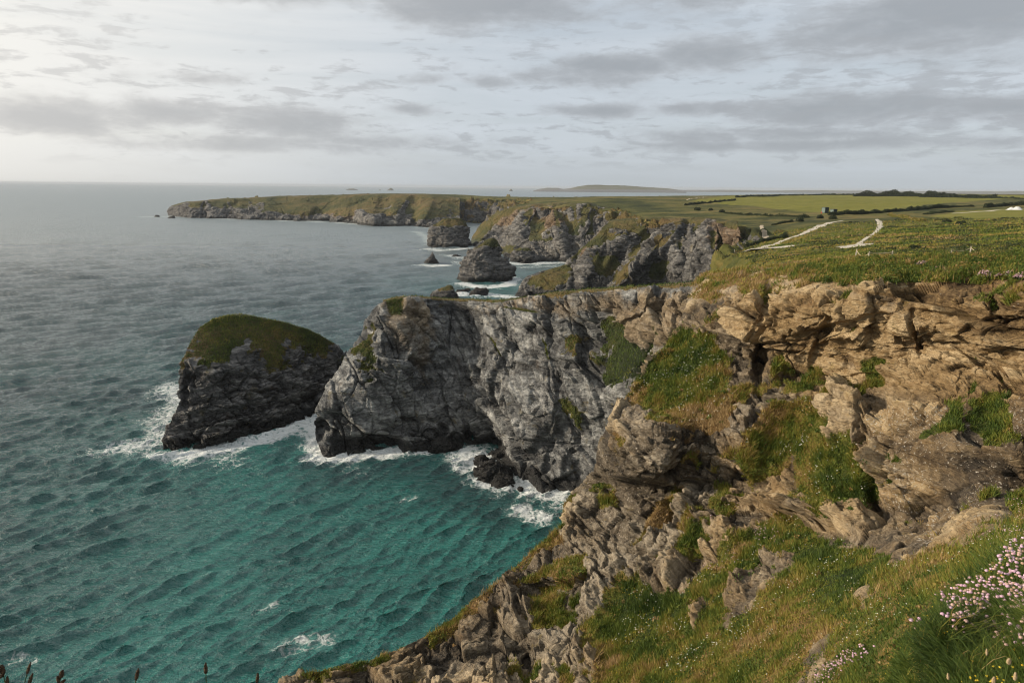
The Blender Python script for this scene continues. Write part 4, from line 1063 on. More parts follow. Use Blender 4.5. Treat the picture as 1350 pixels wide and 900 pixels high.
SCRUB = [[W(1130, 300, 50), W(1350, 306, 54), W(1350, 318, 56), W(1200, 312, 54)], [W(1230, 320, 56), W(1420, 312, 58), W(1420, 328, 60), W(1240, 328, 58)], [W(960, 284, 49), W(1090, 284, 49), W(1130, 287, 49), W(1100, 291, 49), W(1000, 290, 49)], [W(1165, 283, 49), W(1225, 276, 49), W(1260, 279, 49), W(1225, 287, 49)]]
scrub = np.zeros_like(X)
for s_ in SCRUB: scrub = np.maximum(scrub, smooth(-5, 5, poly_sd(X, Y, s_)) * .62)
scrub = np.maximum(scrub, .32 * smooth(120, 260, Y)) * (1 - field)
bare = np.zeros_like(X)
for c_ in ([W(905, 268, 47), W(930, 264, 47)], [W(870, 379, 47), W(900, 371, 47), W(893, 367, 47)], [W(925, 355, 47), W(919, 358, 47)]):
    bare = np.maximum(bare, smooth(2.2, .6, line_dist(X, Y, c_)) * .75)
keep_v = (Z > -4.5)
warm = np.clip(.08 + .45 * fbm(Q / F4(35.) + 70., 3) + .45 * smooth(60, 0, np.hypot(X - 45, Y - 660)), 0, 1)
lich = np.clip(.05 + .1 * fbm(Q / F4(25.), 3), 0, 1)
attrs = dict(grass=grass, dry=dry - .15, field=field, scrub=scrub, bare=bare, warm=warm, lichen=lich)
F = grid_faces(*X.shape)
kv = keep_v.ravel()
F = F[kv[F].any(1)]
iv = F[:, 0]
ny, nx = X.shape
Yf, Xf, Sd, gz = Y.ravel(), X.ravel(), sdist.ravel(), n[..., 2].ravel()
brd = (poly_sd(X, Y, COAST) > 1.5).ravel()
# drop what would poke through the near cliff and headland
ok = (Yf[iv] > 230) | brd[iv]
F = F[ok]; iv = F[:, 0]
is_far = Yf[iv] < -1e6
rocky = (steep.ravel()[iv] > .25) & (Yf[iv] > 230)
is_field = (field.ravel()[iv] > .5) & ~is_far & ~rocky
V = Pm.reshape(-1, 3)
fa = {k: v for k, v in attrs.items()}
def part_land(name, mask, material, label, cat):
    v, f, a = compact(V, F[mask], fa)
    o = raw_mesh(name, v, f, material, attrs=a)
    tag(o, label, cat, kind='structure'); return o
part_land('clifftop_land', ~is_far & ~is_field & ~rocky, M['land'], 'olive green clifftop heath running back from the near cliff', 'land')
part_land('cove_slopes', ~is_far & rocky, M['far_rock'], 'rock slopes in the hidden corners of the cove', 'cliff')
f0 = fld[0].ravel()[iv] > fld[1].ravel()[iv]
part_land('field', is_field & f0, M['land'], 'wide yellow green field on the plateau, in front of the tree belt', 'field')
part_land('field', is_field & ~f0, M['land'], 'smaller pale green field at the right edge, nearer than the hedge', 'field')

def ground(x, y):
    """height of the turf sheet at points on the plateau"""
    x = np.atleast_1d(np.asarray(x, float)); y = np.atleast_1d(np.asarray(y, float))
    j = np.clip(np.searchsorted(rows, y) - 1, 0, len(rows) - 2)
    uu = x / y
    i = np.clip(np.searchsorted(u, uu) - 1, 0, len(u) - 2)
    fy = np.clip((y - rows[j]) / (rows[j + 1] - rows[j]), 0, 1); fx = np.clip((uu - u[i]) / (u[i + 1] - u[i]), 0, 1)
    Zg = Pm[..., 2]
    return (Zg[j, i] * (1 - fx) + Zg[j, i + 1] * fx) * (1 - fy) + (Zg[j + 1, i] * (1 - fx) + Zg[j + 1, i + 1] * fx) * fy

def on_ground(px, py, guess=None):
    """march the sight line of a photo pixel until it meets the turf"""
    r = ray(px, py)
    ts = np.concatenate([np.arange(40, 500, .5), np.arange(500, 2600, 2.)])
    p = r[None] * ts[:, None] + np.array([0, 0, EYE])
    h = p[:, 2] - ground(p[:, 0], p[:, 1])
    k = np.where(h < 0)[0]
    t = ts[k[0]] if len(k) else ts[-1]
    q = r * t + np.array([0, 0, EYE]); q[2] = ground(q[0], q[1])[0]
    return q

# ------------------------------------------------------------------ distant island, islets and the coast on the horizon
def far_lump(name, outline, y, depth, material, label, cat, kind=None, group=None):
    """outline: (px, py of the skyline) left to right, standing in the sea y metres off"""
    o = np.array(outline, float)
    q = curve(o, 160)
    r = ray(q[:, 0], q[:, 1])
    t = y / r[:, 1]
    sk = r * t[:, None] + np.array([0, 0, EYE])
    k = 26
    tt = np.linspace(-1, 1, k)
    P = np.zeros((k, len(q), 3))
    zt = np.maximum(sk[:, 2], .2)
    for a, v in enumerate(tt):
        hh = (1 - v * v) ** .5
        P[a, :, 0] = sk[:, 0] * (1 + v * depth / y); P[a, :, 1] = y + v * depth
        P[a, :, 2] = zt * hh - 3 * abs(v) ** 4
    s = depth * .25
    P[..., 2] += fbm((P / s).astype(F4), 4) * zt[None] * .12 * (1 - tt[:, None] ** 4)
    g = np.clip(np.gradient(P[..., 2], axis=0) * 0 + smooth(.25, .55, P[..., 2] / zt.max()), 0, 1)
    ob = raw_mesh(name, P.reshape(-1, 3), grid_faces(*P.shape[:2]), material, attrs=dict(grass=g, dry=g * 0 + .1, warm=g * 0 + .2, lichen=g * 0), origin=(float(sk[:, 0].mean()), y, 0))
    tag(ob, label, cat, group, kind)
    return ob
far_lump('island', [(703, 251.5), (712, 249), (722, 247.5), (735, 248), (742, 249.5), (752, 248.5), (762, 246), (775, 243.8), (800, 244.2), (830, 245), (850, 246.5), (872, 248), (888, 249.5), (905, 251.5)], 10200, 700, M['far_rock'], 'long low blue grey headland island on the horizon', 'island', kind='structure')
far_lump('far_coast', [(845, 253.5), (870, 252.5), (900, 250.8), (960, 250.5), (1010, 251.5), (1060, 251), (1120, 251.5), (1180, 252), (1250, 252.5), (1310, 252.5), (1350, 252.0), (1450, 252.5)], 13000, 900, M['far_rock'], 'faint blue coast behind the plateau along the right horizon', 'hills', kind='structure')
for (ol, y, lab) in [([(456, 250.2), (460, 249.0), (466, 248.8), (472, 250.2)], 9300, 'longest low islet on the horizon above the far headland'),
                     ([(510.5, 250.6), (513, 249), (515, 248.0), (517.5, 249), (519, 250.6)], 9300, 'peaked islet on the horizon above the far headland'),
                     ([(500, 250.5), (501, 249.6), (502, 250.5)], 9300, 'tiniest islet between the long and the peaked islets'),
                     ([(671, 251.5), (673, 249.4), (674, 249.2), (676, 251.5)], 10000, 'small lone islet left of the long horizon island')]:
    far_lump('islet', ol, y, 60, M['far_rock'], lab, 'islet', group='islets on the horizon')
# ------------------------------------------------------------------ the sea
pyr = [985.0]
while pyr[-1] > 249:
    y = pyr[-1]
    pyr.append(y - (.85 if y > 330 else .6 if y > 270 else .35))
hor = EYE / np.tan(np.maximum(PITCH + np.arctan((np.array(pyr) - 450) / FPX), 1e-4))
hor = hor[hor < 9000]
hor = np.concatenate([[-300, -60, 10, 35, 55], hor[hor > 60], [11000, 14000, 20000, 32000]])
uc = np.concatenate([np.linspace(-3.4, -1.42, 50), np.linspace(-1.40, -.965, 260), np.linspace(-.96, .40, 1080), np.linspace(.42, 3.2, 60)])
Y = np.repeat(hor[:, None], len(uc), 1)
X = np.clip(np.maximum(hor, 70)[:, None] * uc[None], -33000 + uc[None], 33000 + uc[None])
rowgap = np.gradient(hor)[:, None]; colgap = np.maximum(hor, 70)[:, None] * np.gradient(uc)[None]
gap = np.maximum(np.abs(rowgap), colgap)
gap = np.where(np.abs(rowgap) > 30, 1e4, gap).astype(F4)
H = np.zeros(X.shape, F4); DX = np.zeros_like(H); DY = np.zeros_like(H); SL = np.zeros_like(H)
wr = np.random.default_rng(5)
base_dir = math.atan2(-.80, .60)
NW = 96
vis = ((Y > 60) & (Y < 4000) & (np.abs(X) < np.maximum(Y, 70) * 1.38))
xs, ys, gs = X[vis].astype(F4), Y[vis].astype(F4), gap[vis]
h = np.zeros(xs.shape, F4); ddx = np.zeros_like(h); ddy = np.zeros_like(h)
gust = .75 + .6 * fbm(np.stack([xs / 60, ys / 95, xs * 0], -1), 3)
for k in range(NW):
    lam = .7 * (16 / .7) ** ((k + wr.random()) / 78) if k < 78 else 16 * (70 / 16) ** ((k - 78 + wr.random()) / 18)
    th = base_dir + wr.normal(0, .40 if lam > 16 else .24 if lam > 7 else .28 if lam > 2.5 else .42)
    kk = 2 * math.pi / lam
    slope = .084 * (1.25 if 1.6 < lam < 6 else .8) * (.6 + .8 * wr.random())
    if lam > 9: slope *= .6
    a = slope / kk
    fade = smooth(1.6, 3.4, lam / gs).astype(F4)
    ph = F4(kk * math.cos(th)) * xs + F4(kk * math.sin(th)) * ys + F4(wr.random() * 6.283)
    s_, c_ = np.sin(ph), np.cos(ph)
    w = fade * F4(a) * (1 if lam < 9 else (.8 + 1.0 * smooth(140, 380, ys)) if lam < 16 else smooth(200, 600, ys) * (1.5 if lam < 34 else .5)) * (gust if lam < 8 else 1)
    h += w * s_
    ddx += w * c_ * F4(math.cos(th)) * F4(.9); ddy += w * c_ * F4(math.sin(th)) * F4(.9)
H[vis] = h; DX[vis] = ddx; DY[vis] = ddy
# shelter and foam: where the water meets rock
def wl(pts): return [W(a, b) for a, b in pts]
FOAM = [(wl([(205, 600), (260, 597), (320, 586), (370, 570), (415, 550)]), 4.6, 1.0), (wl([(150, 590), (175, 588), (205, 582), (222, 560), (236, 530), (225, 510)]), 7, .75), (wl([(90, 588), (150, 582), (200, 570)]), 11, .30), (wl([(410, 550), (425, 600), (470, 602), (520, 594), (570, 588), (612, 590)]), 4.4, 1.0),
        (wl([(612, 592), (640, 612), (665, 640), (700, 640), (740, 655), (790, 660)]), 7, .95), (wl([(640, 636), (690, 640), (710, 630)]), 5, 1.0), (wl([(685, 672), (705, 680)]), 3.5, .9), (wl([(250, 600), (300, 608)]), 7, .55), (wl([(430, 545), (455, 575), (470, 620)]), 6, .4),
        (wl([(340, 806), (352, 801), (362, 797)]), 1.2, .62), (wl([(380, 850), (400, 846), (425, 844)]), 2.2, .66), (wl([(370, 740), (385, 737)]), 1.0, .4), (wl([(530, 660), (545, 655)]), 1.5, .55), (wl([(20, 870), (45, 868)]), 1.3, .5), (wl([(470, 690), (560, 700), (640, 740)]), 12, .16), (wl([(240, 700), (330, 640), (420, 640)]), 14, .14),
        (wl([(604, 374), (640, 379), (674, 374), (676, 366)]), 7, 1.0), (wl([(590, 386), (618, 390), (648, 388), (690, 394)]), 8, .9), (wl([(555, 350), (570, 350), (585, 350)]), 8, .95), (wl([(560, 329), (590, 330), (622, 326)]), 9, .9), (wl([(585, 336), (605, 340), (618, 340)]), 9, .75), (wl([(600, 345), (612, 350)]), 8, .6),
        (wl([(672, 347), (700, 348), (757, 345)]), 10, .9), (wl([(622, 322), (632, 318)]), 14, .9), (wl([(548, 305), (562, 312), (566, 322)]), 11, .6), (wl([(560, 300), (604, 300)]), 16, .8), (wl([(223, 285), (290, 288.5), (345, 290), (440, 293), (492, 297), (528, 298)]), 14, .75), (wl([(190, 286), (222, 286)]), 22, .7), (wl([(690, 352), (745, 350)]), 9, .6)]
foam = np.zeros(X.shape)
fsel = (Y > 60) & (Y < 1900) & (np.abs(X) < np.maximum(Y, 70) * .97)
xf, yf = X[fsel], Y[fsel]
fm = np.zeros(xf.shape)
q3 = np.stack([xf, yf, xf * 0], -1).astype(F4)
wob = 1 + .7 * fbm(q3 / F4(7.), 3)
for pts, wdt, s_ in FOAM:
    b = np.array(pts); m = wdt * 3
    loc = (xf > b[:, 0].min() - m) & (xf < b[:, 0].max() + m) & (yf > b[:, 1].min() - m) & (yf < b[:, 1].max() + m)
    dd = line_dist(xf[loc], yf[loc], pts)
    fm[loc] = np.maximum(fm[loc], s_ * smooth(1.9, .0, dd / (wdt * np.maximum(wob[loc], .25))))
foam[fsel] = fm
# a few crests break
cr = np.zeros(X.shape); 
crest = smooth(.62, .95, H / .75) * smooth(.1, .5, np.zeros_like(H) + 0)
foam = np.clip(foam, 0, 1)
shel = np.clip(smooth(60, 5, np.hypot((X - 5) * .8, (Y - 112))), 0, 1)
H *= (1 - .35 * shel); 
dB = np.hypot(X - 0, (Y - 105) * .9)
shallow_shade = .50 * smooth(190, 40, dB) + .30 * smooth(420, 120, np.hypot(X + 40, Y - 120)) + .16 * smooth(900, 250, np.hypot(X, Y - 100))
shallow_shade += .45 * smooth(110, 20, np.hypot((X - 10) * .8, (Y - 470) * .6)) + .22 * smooth(220, 50, np.hypot(X, Y - 560)) + .18 * fbm(np.stack([X / 26, Y / 40, X * 0], -1).astype(F4), 4) * smooth(900, 200, Y)
shallow_shade -= .42 * smooth(20, 4, line_dist(X, Y, wl([(470, 612), (560, 606), (620, 625), (690, 660)])))  # dark cliff reflection and shadow under the headland, put into the water colour
far_sheen = .085 + .24 * smooth(110, 1000, Y)
Zs = H - (DX * 0)
Vs = np.stack([X + DX, Y + DY, Zs], -1)
fs = grid_faces(*X.shape)
sea = raw_mesh('sea', Vs.reshape(-1, 3), fs, M['sea'], attrs=dict(foam=foam, shallow_shade=np.clip(shallow_shade, 0, 1), far_sheen=far_sheen))
tag(sea, 'teal and grey sea with wind waves and white foam at the rocks', 'sea', kind='structure')
# ------------------------------------------------------------------ vegetation
vr = np.random.default_rng(77)
CAMP = np.array([0, 0, EYE])

def blades(base, up, h, w, lean, tint, seg=1, droop=0.35):
    """base (n,3); up (n,3); lean (n,3) sideways vector; returns verts, tri faces, tint"""
    n = len(base)
    side = np.cross(up, lean + vr.normal(0, .3, (n, 3))); side /= np.linalg.norm(side, axis=1, keepdims=True) + 1e-9
    # blades stand any way round
    ph = vr.random(n) * math.pi
    fwd = np.cross(side, up)
    side = side * np.cos(ph)[:, None] + fwd * np.sin(ph)[:, None]
    vs = []
    for k in range(seg + 1):
        t = k / (seg if seg > 1 else 1)
        c = base + up * (h * t * (1 - droop * t * t * (seg > 1)))[:, None] + lean * (h * t * t)[:, None]
        if k < seg:
            ww = w * (1 - .55 * t)
            vs += [c - side * ww[:, None] / 2, c + side * ww[:, None] / 2]
        else:
            vs.append(c)
    V = np.stack(vs, 1)
    m = V.shape[1]
    f = []
    for k in range(seg - 1):
        f += [(2 * k, 2 * k + 1, 2 * k + 3), (2 * k, 2 * k + 3, 2 * k + 2)]
    f.append((2 * seg - 2, 2 * seg - 1, 2 * seg))
    F = (np.arange(n)[:, None, None] * m + np.array(f)[None]).reshape(-1, 3)
    return V.reshape(-1, 3), F, np.repeat(tint, m)

def leaves(c, size, tint, flat=0.0):
    n = len(c)
    a = vr.normal(size=(n, 3)); a /= np.linalg.norm(a, axis=1, keepdims=True)
    b = np.cross(a, vr.normal(size=(n, 3))); b /= np.linalg.norm(b, axis=1, keepdims=True) + 1e-9
    s = (size * (.6 + .8 * vr.random(n)))[:, None]
    V = np.stack([c - a * s * .5 - b * s * .3, c + a * s * .5 - b * s * .1, c + b * s * .6], 1)
    F = np.arange(3 * n).reshape(n, 3)
    return V.reshape(-1, 3), F, np.repeat(tint, 3)

def join(parts):
    V, F, T = [], [], []; o = 0
    for v, f, t_ in parts:
        V.append(v); F.append(f + o); T.append(t_); o += len(v)
    return np.concatenate(V), np.concatenate(F), np.concatenate(T)

def leafy(name, parts, material, parent=None, origin=None):
    v, f, t_ = join(parts)
    return raw_mesh(name, v, f, material, parent, attrs=dict(tint=np.clip(t_, 0, 1)), sm=False, origin=origin)

# ---- grass on the near cliff
prx, pry = to_px(PA)
inside = (prx > -30) & (prx < 1395) & (pry > 325) & (pry < 925)
colw = np.zeros(PA.shape[:2], bool); colw[NB + 1:NB + NV + 12, NL + 1:-1] = True
depA = np.linalg.norm(PA - CAMP, axis=-1)
prob = np.where(inside & colw, smooth(.40, .68, A_g), 0)
prob *= np.where(np.arange(PA.shape[0])[:, None] > NB + NV, 3.0, 1.0)
pr = prob.ravel() / prob.sum()
NBL = 330000
idx = vr.choice(pr.size, NBL, p=pr)
base = PA.reshape(-1, 3)[idx].astype(float)
nrm = A_nz.reshape(-1, 3)[idx]
nrm = np.where((nrm * (base - CAMP)).sum(1, keepdims=True) > 0, -nrm, nrm)
d_ = depA.ravel()[idx]
base += vr.normal(0, 1, base.shape) * (d_ * .0012)[:, None]
dryv = A_dry.ravel()[idx]
Bf = base.astype(F4)
tn = .545 + .50 * fbm(Bf / F4(.9) + 4, 3) + .40 * fbm(Bf / F4(3.2) + 9, 3) + .24 * (dryv - .45) + vr.normal(0, .10, NBL)
bx, by = prx.ravel()[idx], pry.ravel()[idx]
mound = poly_sd(bx, by, [(1135, 880), (1140, 830), (1165, 800), (1200, 785), (1232, 795), (1240, 830), (1215, 860), (1180, 890), (1150, 910)])
mk = smooth(-6, 6, mound)
tn = tn * (1 - mk) + (.26 + .10 * vr.normal(size=NBL)) * mk
up = nrm * .45 + np.array([0, 0, 1.0]) * .75 + vr.normal(0, .22, (NBL, 3)); up /= np.linalg.norm(up, axis=1, keepdims=True)
lean = vr.normal(0, .30, (NBL, 3)); lean[:, 2] *= .2; lean += np.array([.14, .05, -.05])
lum = .8 + 1.5 * fbm(Bf / F4(1.1), 3)
hh = np.clip(.07 + d_ * .0056, .08, .34) * (.5 + .8 * vr.random(NBL)) * np.clip(lum, .3, 1.7) * (1 - .45 * mk)
ww = np.maximum(.0035, d_ * .00115) * (.7 + .6 * vr.random(NBL))
nearb = d_ < 9
parts = [blades(base[nearb], up[nearb], hh[nearb] * 1.35, ww[nearb] * .8, lean[nearb] * 1.3, tn[nearb], 3), blades(base[~nearb], up[~nearb], hh[~nearb], ww[~nearb], lean[~nearb], tn[~nearb], 1)]
o = leafy('grass', parts, M['blade'])
tag(o, 'short wild grass and herbs covering ledges of the near cliff', 'grass', kind='stuff')

# ---- taller growth along the brow of the near cliff
def pick(mask_polys, count, soft=4, wrap_rows=12, px_lim=(850, 1390)):
    m = region(prx, pry, mask_polys, soft)
    sel = np.zeros(PA.shape[:2], bool); sel[NB + 1:NB + NV + wrap_rows, NL + 1:-1] = True
    m = np.where(sel & (prx > px_lim[0]) & (prx < px_lim[1]), m, 0).ravel()
    i = vr.choice(m.size, count, p=m / m.sum())
    return i
VERGE = [[(1045, 352), (1100, 347), (1150, 342), (1395, 334), (1395, 366), (1330, 369), (1280, 374), (1230, 370), (1180, 372), (1120, 374), (1060, 370)]]
i = pick(VERGE, 950)
cb = PA.reshape(-1, 3)[i].astype(float)
parts = []
for c in cb:
    r = vr.uniform(.28, .62); hgt = vr.uniform(.25, .62)
    k = vr.integers(70, 150)
    q = vr.normal(size=(k, 3)); q /= np.linalg.norm(q, axis=1, keepdims=True); q *= vr.random((k, 1)) ** .4
    q[:, 2] = np.abs(q[:, 2])
    p = c + q * np.array([r, r, hgt])
    t0 = vr.choice([.08, .20, .32, .50, .68], p=[.26, .28, .2, .16, .10])
    parts.append(leaves(p, np.full(k, .10), t0 + .22 * (q[:, 2] - .3) + vr.normal(0, .07, k)))
    kb = 26
    b0 = c + vr.normal(0, 1, (kb, 3)) * np.array([r * .7, r * .7, .02])
    parts.append(blades(b0, np.tile([0, 0, 1.], (kb, 1)) + vr.normal(0, .15, (kb, 3)), vr.uniform(.35, .85, kb) * (hgt + .1), np.full(kb, .045), vr.normal(0, .3, (kb, 3)) * np.array([1, 1, .1]), np.clip(t0 + .12 + vr.normal(0, .12, kb), 0, 1), 1))
o = leafy('verge_herbs', parts, M['blade'])
tag(o, 'bushy green and yellow herbs growing along the brow of the cliff', 'plants', kind='stuff')

# ---- broad leaved clumps among the grass of the slope
i = pick([A_GRASS[0], A_GRASS[1], A_GRASS[2]], 900, 6, 1, (780, 1380))
parts = []
for c in PA.reshape(-1, 3)[i].astype(float):
    dd = np.linalg.norm(c - CAMP)
    if dd < 7: continue
    r = vr.uniform(.12, .42) * min(1, dd / 22)
    k = int(vr.integers(30, 80))
    q = vr.normal(size=(k, 3)); q /= np.linalg.norm(q, axis=1, keepdims=True); q *= vr.random((k, 1)) ** .4; q[:, 2] = np.abs(q[:, 2])
    t0 = vr.choice([.14, .26, .38, .58, .74, .84], p=[.2, .25, .15, .14, .16, .10])
    parts.append(leaves(c + q * np.array([r, r, r * .8]), np.full(k, max(.03, dd * .0021)), t0 + .2 * (q[:, 2] - .3) + vr.normal(0, .06, k)))
o = leafy('cliff_herbs', parts, M['blade'])
tag(o, 'broad leaved herbs in dark and rusty clumps on the cliff slope', 'plants', kind='stuff')

# ---- little flowers
def flower_mat(name, a, b_):
    return leaf_material(name, [(0, a), (1, b_)], .8, .2)
M['white_petal'] = flower_mat('white_petals', (.60, .60, .50), (.80, .80, .72))
M['yellow_petal'] = flower_mat('yellow_petals', (.45, .30, .02), (.62, .46, .04))
M['pink_petal'] = leaf_material('thrift_petals', [(0, (.40, .26, .16)), (.3, (.54, .38, .31)), (.5, (.60, .38, .45)), (.75, (.66, .44, .56)), (1, (.76, .58, .69))], .8, .2)
def specks(name, polys, count, size, material, lift, label, cat, minpx=1.1):
    m = region(prx, pry, polys, 10) * smooth(.3, .6, A_g) * smooth(.42, .62, .5 + .8 * fbm(PA.astype(F4) / F4(1.8) + count, 3))
    m = np.where(inside & colw, m, 0).ravel()
    i = vr.choice(m.size, count, p=m / m.sum())
    c = PA.reshape(-1, 3)[i].astype(float); dd = depA.ravel()[i]
    c += np.array([0, 0, 1.]) * (np.clip(.06 + dd * .006, 0, .34) * vr.uniform(.8, 1.25, count))[:, None]
    s = np.maximum(size, dd / FPX * minpx) * vr.uniform(.7, 1.3, count)
    to = CAMP - c; to /= np.linalg.norm(to, axis=1, keepdims=True)
    nn = to * .25 + np.array([-.2, 0, 1.]) + vr.normal(0, .3, (count, 3)); nn /= np.linalg.norm(nn, axis=1, keepdims=True)
    a = np.cross(nn, np.array([1., 0, 0])); a /= np.linalg.norm(a, axis=1, keepdims=True); b2 = np.cross(nn, a)
    V = [c + nn * (s * .25)[:, None]]
    for k in range(10):
        r_ = s * (.5 if k % 2 else .32)
        V.append(c + a * (r_ * math.cos(k * math.pi / 5))[:, None] + b2 * (r_ * math.sin(k * math.pi / 5))[:, None])
    V = np.stack(V, 1); F = np.array([(0, 1 + k, 1 + (k + 1) % 10) for k in range(10)])
    F = (np.arange(count)[:, None, None] * 11 + F[None]).reshape(-1, 3)
    o = raw_mesh(name, V.reshape(-1, 3), F, material, attrs=dict(tint=np.repeat(vr.random(count), 11)), sm=False)
    tag(o, label, cat, kind='stuff')
specks('white_flowers', [A_GRASS[0], A_GRASS[1], [(800, 840), (850, 760), (950, 740), (1050, 685), (1180, 740), (1330, 700), (1330, 760), (1200, 800), (1100, 880), (950, 900), (840, 880)]], 900, .016, M['white_petal'], .1, 'tiny white campion flowers scattered over the grassy cliff slope', 'flowers', 1.25)
specks('yellow_flowers', [A_GRASS[1], A_GRASS[2], A_GRASS[4], A_GRASS[6]], 900, .012, M['yellow_petal'], .1, 'tiny yellow vetch flowers scattered through the cliff grass', 'flowers', 1.0)
specks('pink_flowers', [[(900, 620), (1010, 620), (1030, 720), (960, 720), (900, 680)], [(1150, 650), (1330, 640), (1350, 700), (1160, 700)], [(850, 740), (980, 700), (960, 760)], [(1285, 700), (1350, 640), (1390, 640), (1390, 745), (1310, 745)]], 520, .018, M['pink_petal'], .1, 'small pink thrift flowers scattered among the rocks of the cliff', 'flowers', 1.1)

# ---- thrift clumps in the foreground
projm = np.where(inside & colw, 1, 0).astype(bool)
_pi = np.where(projm.ravel())[0]; _ppx = prx.ravel()[_pi]; _ppy = pry.ravel()[_pi]
def on_cliff(x, y):
    k = np.argmin((_ppx - x) ** 2 + (_ppy - y) ** 2)
    return PA.reshape(-1, 3)[_pi[k]].astype(float)
M['stem'] = plain('flower_stem', (.07, .10, .022), .8, .3, 40)
def flower_mesh(seed, hgt, rad, tint):
    rg = np.random.default_rng(seed)
    b = Bld()
    lx, ly = rg.normal(0, .16, 2) * hgt
    tt = np.linspace(0, 1, 5)
    b.tube(np.stack([lx * tt ** 2, ly * tt ** 2, hgt * tt], -1), np.linspace(.0016, .0012, 5), 4, 0)
    # head of crowded papery florets
    k = 34
    q = rg.normal(size=(k, 3)); q /= np.linalg.norm(q, axis=1, keepdims=True); q[:, 2] = np.abs(q[:, 2]) * 1.0 - .25
    top = np.array([lx, ly, hgt])
    for v in q:
        c = top + v * rad * np.array([1, 1, .75]) * .8
        a = np.cross(v, [.3, .5, .8]); a /= np.linalg.norm(a); e = np.cross(v, a)
        s = rad * rg.uniform(.36, .52)
        pts = [c + v * s * .45] + [c + s * (math.cos(x) * a + math.sin(x) * e) for x in np.linspace(0, 2 * math.pi, 6)[:-1]]
        b.add(pts, [(0, 1 + j, 1 + (j + 1) % 5) for j in range(5)], 1)
    # green brown bract under the head
    b.tube(np.stack([top + [0, 0, -rad * .7], top + [0, 0, -rad * .2], top + [0, 0, rad * .2]]), [rad * .15, rad * .55, rad * .6], 6, 1)
    nv = sum(len(v) for v in b.v)
    V = np.concatenate(b.v)
    fl, mi = [], []
    for kk in (3, 4):
        if b.f[kk]: fl.append(np.concatenate(b.f[kk])); mi.append(np.concatenate(b.m[kk]))
    return V, fl, np.concatenate(mi), np.clip(tint + rg.normal(0, .06, nv), 0, 1)
_fm = {}
def flower_obj(name, kind, parent, loc, scale, rz):
    if kind not in _fm:
        V, fl, mi, ti = flower_mesh(100 + kind, .15, .0125, [.12, .3, .5, .62, .75, .85, .95, .7][kind])
        ob = raw_mesh(name, V, fl, [M['stem'], M['pink_petal']], parent, attrs=dict(tint=ti), sm=False, mat_index=mi)
        _fm[kind] = ob
    else:
        ob = _fm[kind].copy(); ob.name = name; COL.objects.link(ob); ob.parent = parent
    ob.location = loc; ob.scale = (scale,) * 3; ob.rotation_euler = (vr.normal(0, .15), vr.normal(0, .15), rz)
    return ob
def thrift(polys, count, label, stem=.15, hs=1.0, leafn=2500, parts_max=100, cushion=.05, fade=.35):
    poly = np.array(polys, float)
    lo, hi = poly.min(0), poly.max(0)
    pts = []
    while len(pts) < count:
        c = vr.uniform(lo, hi)
        if poly_sd(np.array([c[0]]), np.array([c[1]]), polys)[0] > 0 and all((c[0] - p[0]) ** 2 + ((c[1] - p[1]) * 1.3) ** 2 > 8 * hs for p in pts[-60:]): pts.append(c)
    pts = np.array(pts)
    W3 = []
    for c in pts:
        b0 = on_cliff(c[0], min(c[1] + 12 + 900 * stem * hs * .85 / np.linalg.norm(on_cliff(c[0], c[1]) - CAMP), 922))
        W3.append(b0)
    W3 = np.array(W3); org = W3.mean(0)
    dd = np.linalg.norm(W3 - CAMP, axis=1)
    order = np.argsort(dd)
    root = empty('thrift_clump', tuple(org)); tag(root, label, 'thrift plant', 'clumps of thrift by the path edge')
    # leaf cushion
    bi = vr.integers(0, count, leafn)
    lb = W3[bi] + vr.normal(0, .022 * hs, (leafn, 3)) * np.array([1, 1, .2])
    upv = np.tile([0, 0, 1.], (leafn, 1)) + vr.normal(0, .35, (leafn, 3))
    ob = leafy('leaves', [blades(lb - org, upv, vr.uniform(.05, .13, leafn) * hs, np.full(leafn, .003 * max(1, hs)), vr.normal(0, .5, (leafn, 3)) * np.array([1, 1, .3]), np.clip(.22 + vr.normal(0, .12, leafn), 0, 1), 2)], M['blade'], root)
    rest = []
    for r_, k in enumerate(order):
        kind = int(vr.choice(8, p=[.12 * fade / .35, .23 * fade / .35, .10, .13, .14, .10, .05, 1 - (.35 * fade / .35 + .52)])) if fade <= .35 else int(vr.integers(0, 8))
        loc = W3[k] - org
        sc = hs * vr.uniform(.66, 1.28)
        if r_ < parts_max:
            flower_obj('flower', kind, root, tuple(loc), sc, vr.uniform(0, 6.28))
        else:
            V, fl, mi, ti = flower_mesh(100 + kind, .15, .0125, [.12, .3, .5, .62, .75, .85, .95, .7][kind])
            a = vr.uniform(0, 6.28); Rz = np.array([[math.cos(a), -math.sin(a), 0], [math.sin(a), math.cos(a), 0], [0, 0, 1]])
            rest.append((V @ Rz.T * sc + loc, fl, mi, ti))
    if rest:
        o_ = 0; f3, f4, m3, m4, Vv, Tt = [], [], [], [], [], []
        for V, fl, mi, ti in rest:
            Vv.append(V); Tt.append(ti); n3 = len(fl[0])
            f3.append(fl[0] + o_); f4.append(fl[1] + o_); m3.append(mi[:n3]); m4.append(mi[n3:]); o_ += len(V)
        rb = raw_mesh('flowers', np.concatenate(Vv), [np.concatenate(f3), np.concatenate(f4)], [M['stem'], M['pink_petal']], root, attrs=dict(tint=np.concatenate(Tt)), sm=False, mat_index=np.concatenate(m3 + m4))
        rb['kind'] = 'stuff'
    return root
thrift([(1232, 790), (1240, 772), (1270, 757), (1300, 748), (1340, 748), (1365, 760), (1365, 835), (1330, 848), (1310, 838), (1290, 825), (1258, 818)], 640, 'big clump of pink and fading thrift flowers in the near right corner', .17, .8, 5200)
